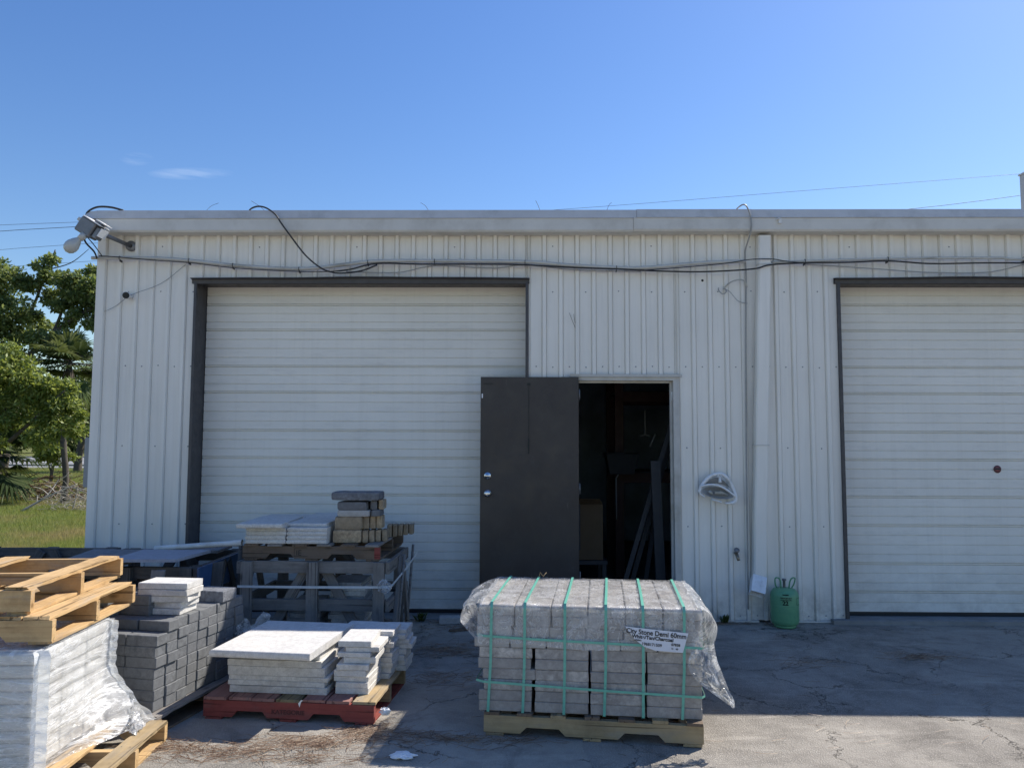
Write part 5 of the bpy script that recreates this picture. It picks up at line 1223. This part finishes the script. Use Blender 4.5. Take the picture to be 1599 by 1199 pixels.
# another tree filling the left between crowns
t = thing('dark_tree', 'dark evergreen tree behind the yellow green one at the left edge', 'tree', (-17.6, 18.5, 0))
grow(t, [([(0, 0, 0), (.2, 0, 1.5), (.0, 0, 3.2)], .18, .08), ([(.2, 0, 1.4), (1.2, 0, 2.5)], .08, .03)])
cp, ra = crown_pts(rg1, [(-.3, 0, 3.6, 1.0, 16), (.9, 0, 3.1, .8, 14), (2.0, 0, 3.0, .7, 10), (2.9, 0, 3.3, .7, 10), (-.6, 0, 2.2, .8, 10), (3.9, .2, 2.7, .7, 10)])
leafmesh('crown', cp, 150, .14, 'leafC', t, 35, rad=[r_*1.3 for r_ in ra], aspect=.5)
# far treeline across the road
rgf = random.Random(4); cp = []; ra = []
for i in range(230):
    x = -150+i*.55+rgf.uniform(-1, 1); h = 3.2+2.2*abs(noise.noise((x*.07, 0, 0)))*2
    for k in range(3): cp.append((x, 92+rgf.uniform(-3, 3), h*rgf.uniform(.1, 1.))); ra.append(rgf.uniform(1.0, 1.9))
o = leafmesh('far_treeline', cp, 55, .55, 'leafC', None, 36, rad=ra, aspect=.6); tag(o, 'dark treeline far across the road', 'treeline', kind='stuff')
# house across the road
t = thing('far_house', 'white building glimpsed through foliage across the road', 'building', (-76, 84, 0))
m = MB(); m.box((-9, -4, 0), (9, 4, 3.2)); m.build('wall', 'white', t); m = MB(); m.prism([(-4.6, 3.2), (0, 5.2), (4.6, 3.2)], 'x', -9.6, 9.6); m.build('roof', 'boxpaint', t)
for x in (-6, -2, 2, 6):
    m = MB(); m.box((x-.7, -4.05, 1.0), (x+.7, -4.002, 2.2)); m.build('window', 'ink', t)

# branch pile
t = thing('branch_pile', 'pile of bleached dead branches lying on the grass at the left', 'branches', (-10.75, 10.5, 0))
rgb = random.Random(9)
def branch(p0, p1, r0_, name='branch', sub=5, mat='deadwood'):
    m = MB(); p0, p1 = Vector(p0), Vector(p1); mid = p0.lerp(p1, .5)+Vector((rgb.uniform(-.06, .06), 0, rgb.uniform(0, .1)))
    P = spline([p0, mid, p1], 5); n = len(P); m.tube(P, [r0_*(1-.7*i/(n-1)) for i in range(n)], 6)
    for _ in range(sub):
        k = rgb.randint(2, n-1); q = P[k]; e = q+Vector((rgb.uniform(-.35, .4), rgb.uniform(-.2, .2), rgb.uniform(-.08, .26))); m.tube(spline([q, q.lerp(e, .5)+Vector((0, 0, rgb.uniform(-.04, .06))), e], 3), [r0_*.28]*3+[r0_*.2]*3+[r0_*.1], 4)
    m.build(name, mat, t)
branch((-.62, -.3, .02), (.35, .2, .62), .035, sub=7); branch((-.25, -.1, .28), (-.10, .2, .72), .022, sub=5); branch((.32, .1, .02), (.42, .1, .52), .018, sub=3); branch((.75, .0, .05), (1.05, .1, .62), .02, sub=6); branch((-.1, .3, .55), (.9, .5, .30), .014, sub=9); branch((.1, .5, .5), (1.0, .2, .12), .014, sub=9)
m = MB()
for _ in range(260):
    a = rgb.uniform(0, 6.28); x = rgb.gauss(.35, .45); y = rgb.gauss(.3, .3); z = abs(rgb.gauss(.22, .16)); l = rgb.uniform(.1, .38)
    m.tube([(x, y, z), (x+math.cos(a)*l, y+math.sin(a)*l*.5, max(.01, z+rgb.uniform(-.15, .15)))], .0045, 3, caps=False)
tag(m.build('twigs', 'deadwood', t), kind='stuff')
t2 = thing('branch_pile', 'low heap of brown dead fronds behind the bleached branches', 'branches', (-13.1, 13.6, 0)); m = MB()
for _ in range(300):
    a = rgb.uniform(0, 6.28); x = rgb.gauss(.3, .8); y = rgb.gauss(0, .4); z = abs(rgb.gauss(.25, .2)); l = rgb.uniform(.2, .6)
    m.tube([(x, y, z), (x+math.cos(a)*l, y+math.sin(a)*l*.5, max(.01, z+rgb.uniform(-.2, .2)))], .012, 3, caps=False)
m.build('fronds', 'needle', t2)

# grass blades on the visible wedge of the lawn and some way round it
def grass():
    rg_ = np.random.RandomState(11); V = []; 
    n = 150000
    d = 11+(rg_.rand(n)**1.35)*30; k = -.70+rg_.rand(n)*.20; x = k*d; y = d-7.2
    n2 = 170000; y2 = -.8+(rg_.rand(n2)**1.2)*38; x2 = -4.12-(rg_.rand(n2)**1.15)*34
    x = np.concatenate([x, x2]); y = np.concatenate([y, y2]); d = y+7.2
    keep = (x < -4.12) & (y > -.8) & (y < 37.3); x, y, d = x[keep], y[keep], np.maximum(d[keep], 9.); n = len(x)
    h = (.025+.05*rg_.rand(n))*(1+.02*d); a = rg_.rand(n)*6.283; wd = .0035*(1+(d-10)*.09)
    lx, ly = np.cos(a)*h*.6*rg_.rand(n), np.sin(a)*h*.6*rg_.rand(n); b = rg_.rand(n)*6.283; bx, by = np.cos(b)*wd, np.sin(b)*wd; z0 = np.full(n, -.014)
    v = np.stack([np.stack([x-bx, y-by, z0], 1), np.stack([x+bx, y+by, z0], 1), np.stack([x+lx, y+ly, h], 1)], 1).reshape(-1, 3)
    me = bpy.data.meshes.new('grass'); me.vertices.add(n*3); me.vertices.foreach_set('co', v.ravel()); me.loops.add(n*3); me.loops.foreach_set('vertex_index', np.arange(n*3))
    me.polygons.add(n); me.polygons.foreach_set('loop_start', np.arange(n)*3); me.polygons.foreach_set('loop_total', np.full(n, 3)); me.update(); me.validate(); me.materials.append(M_['grassm'])
    return link('grass', me)
tag(grass(), 'sunlit rough grass beyond the left corner of the warehouse', 'grass', kind='stuff')

# ================================================================ POWER LINES
for pts, r_, lab in (([(-60, 31, 11.2), (-45, 32, 12.15), (-22, 35, 14.0), (-4, 40, 15.75), (20, 40, 17.5), (40, 40, 19.1), (70, 41, 22)], .011, 'faint uppermost overhead wire, reappearing above the roof at the right'),
        ([(-60, 31, 9.9), (-45, 32, 11.15), (-20, 34, 13.55), (17, 40, 15.6), (40, 40, 18.2), (70, 41, 22)], .016, 'dark second overhead wire, meeting the post at the right edge'),
        ([(-60, 32, 8.8), (-45, 33, 10.0), (-20, 34, 12.6), (20, 40, 14.2), (70, 41, 14.6)], .010, 'third overhead wire from the top just above the left trees'),
        ([(-60, 32, 8.1), (-45, 33, 9.2), (-20, 34, 11.6), (20, 40, 13.4), (70, 41, 13.8)], .010, 'lowest overhead wire at the top of the left trees')):
    m = MB(); m.tube(spline(pts, 8), r_, 5); tag(m.build('overhead_wire', 'darkgrey'), lab, 'wire', 'overhead wires')
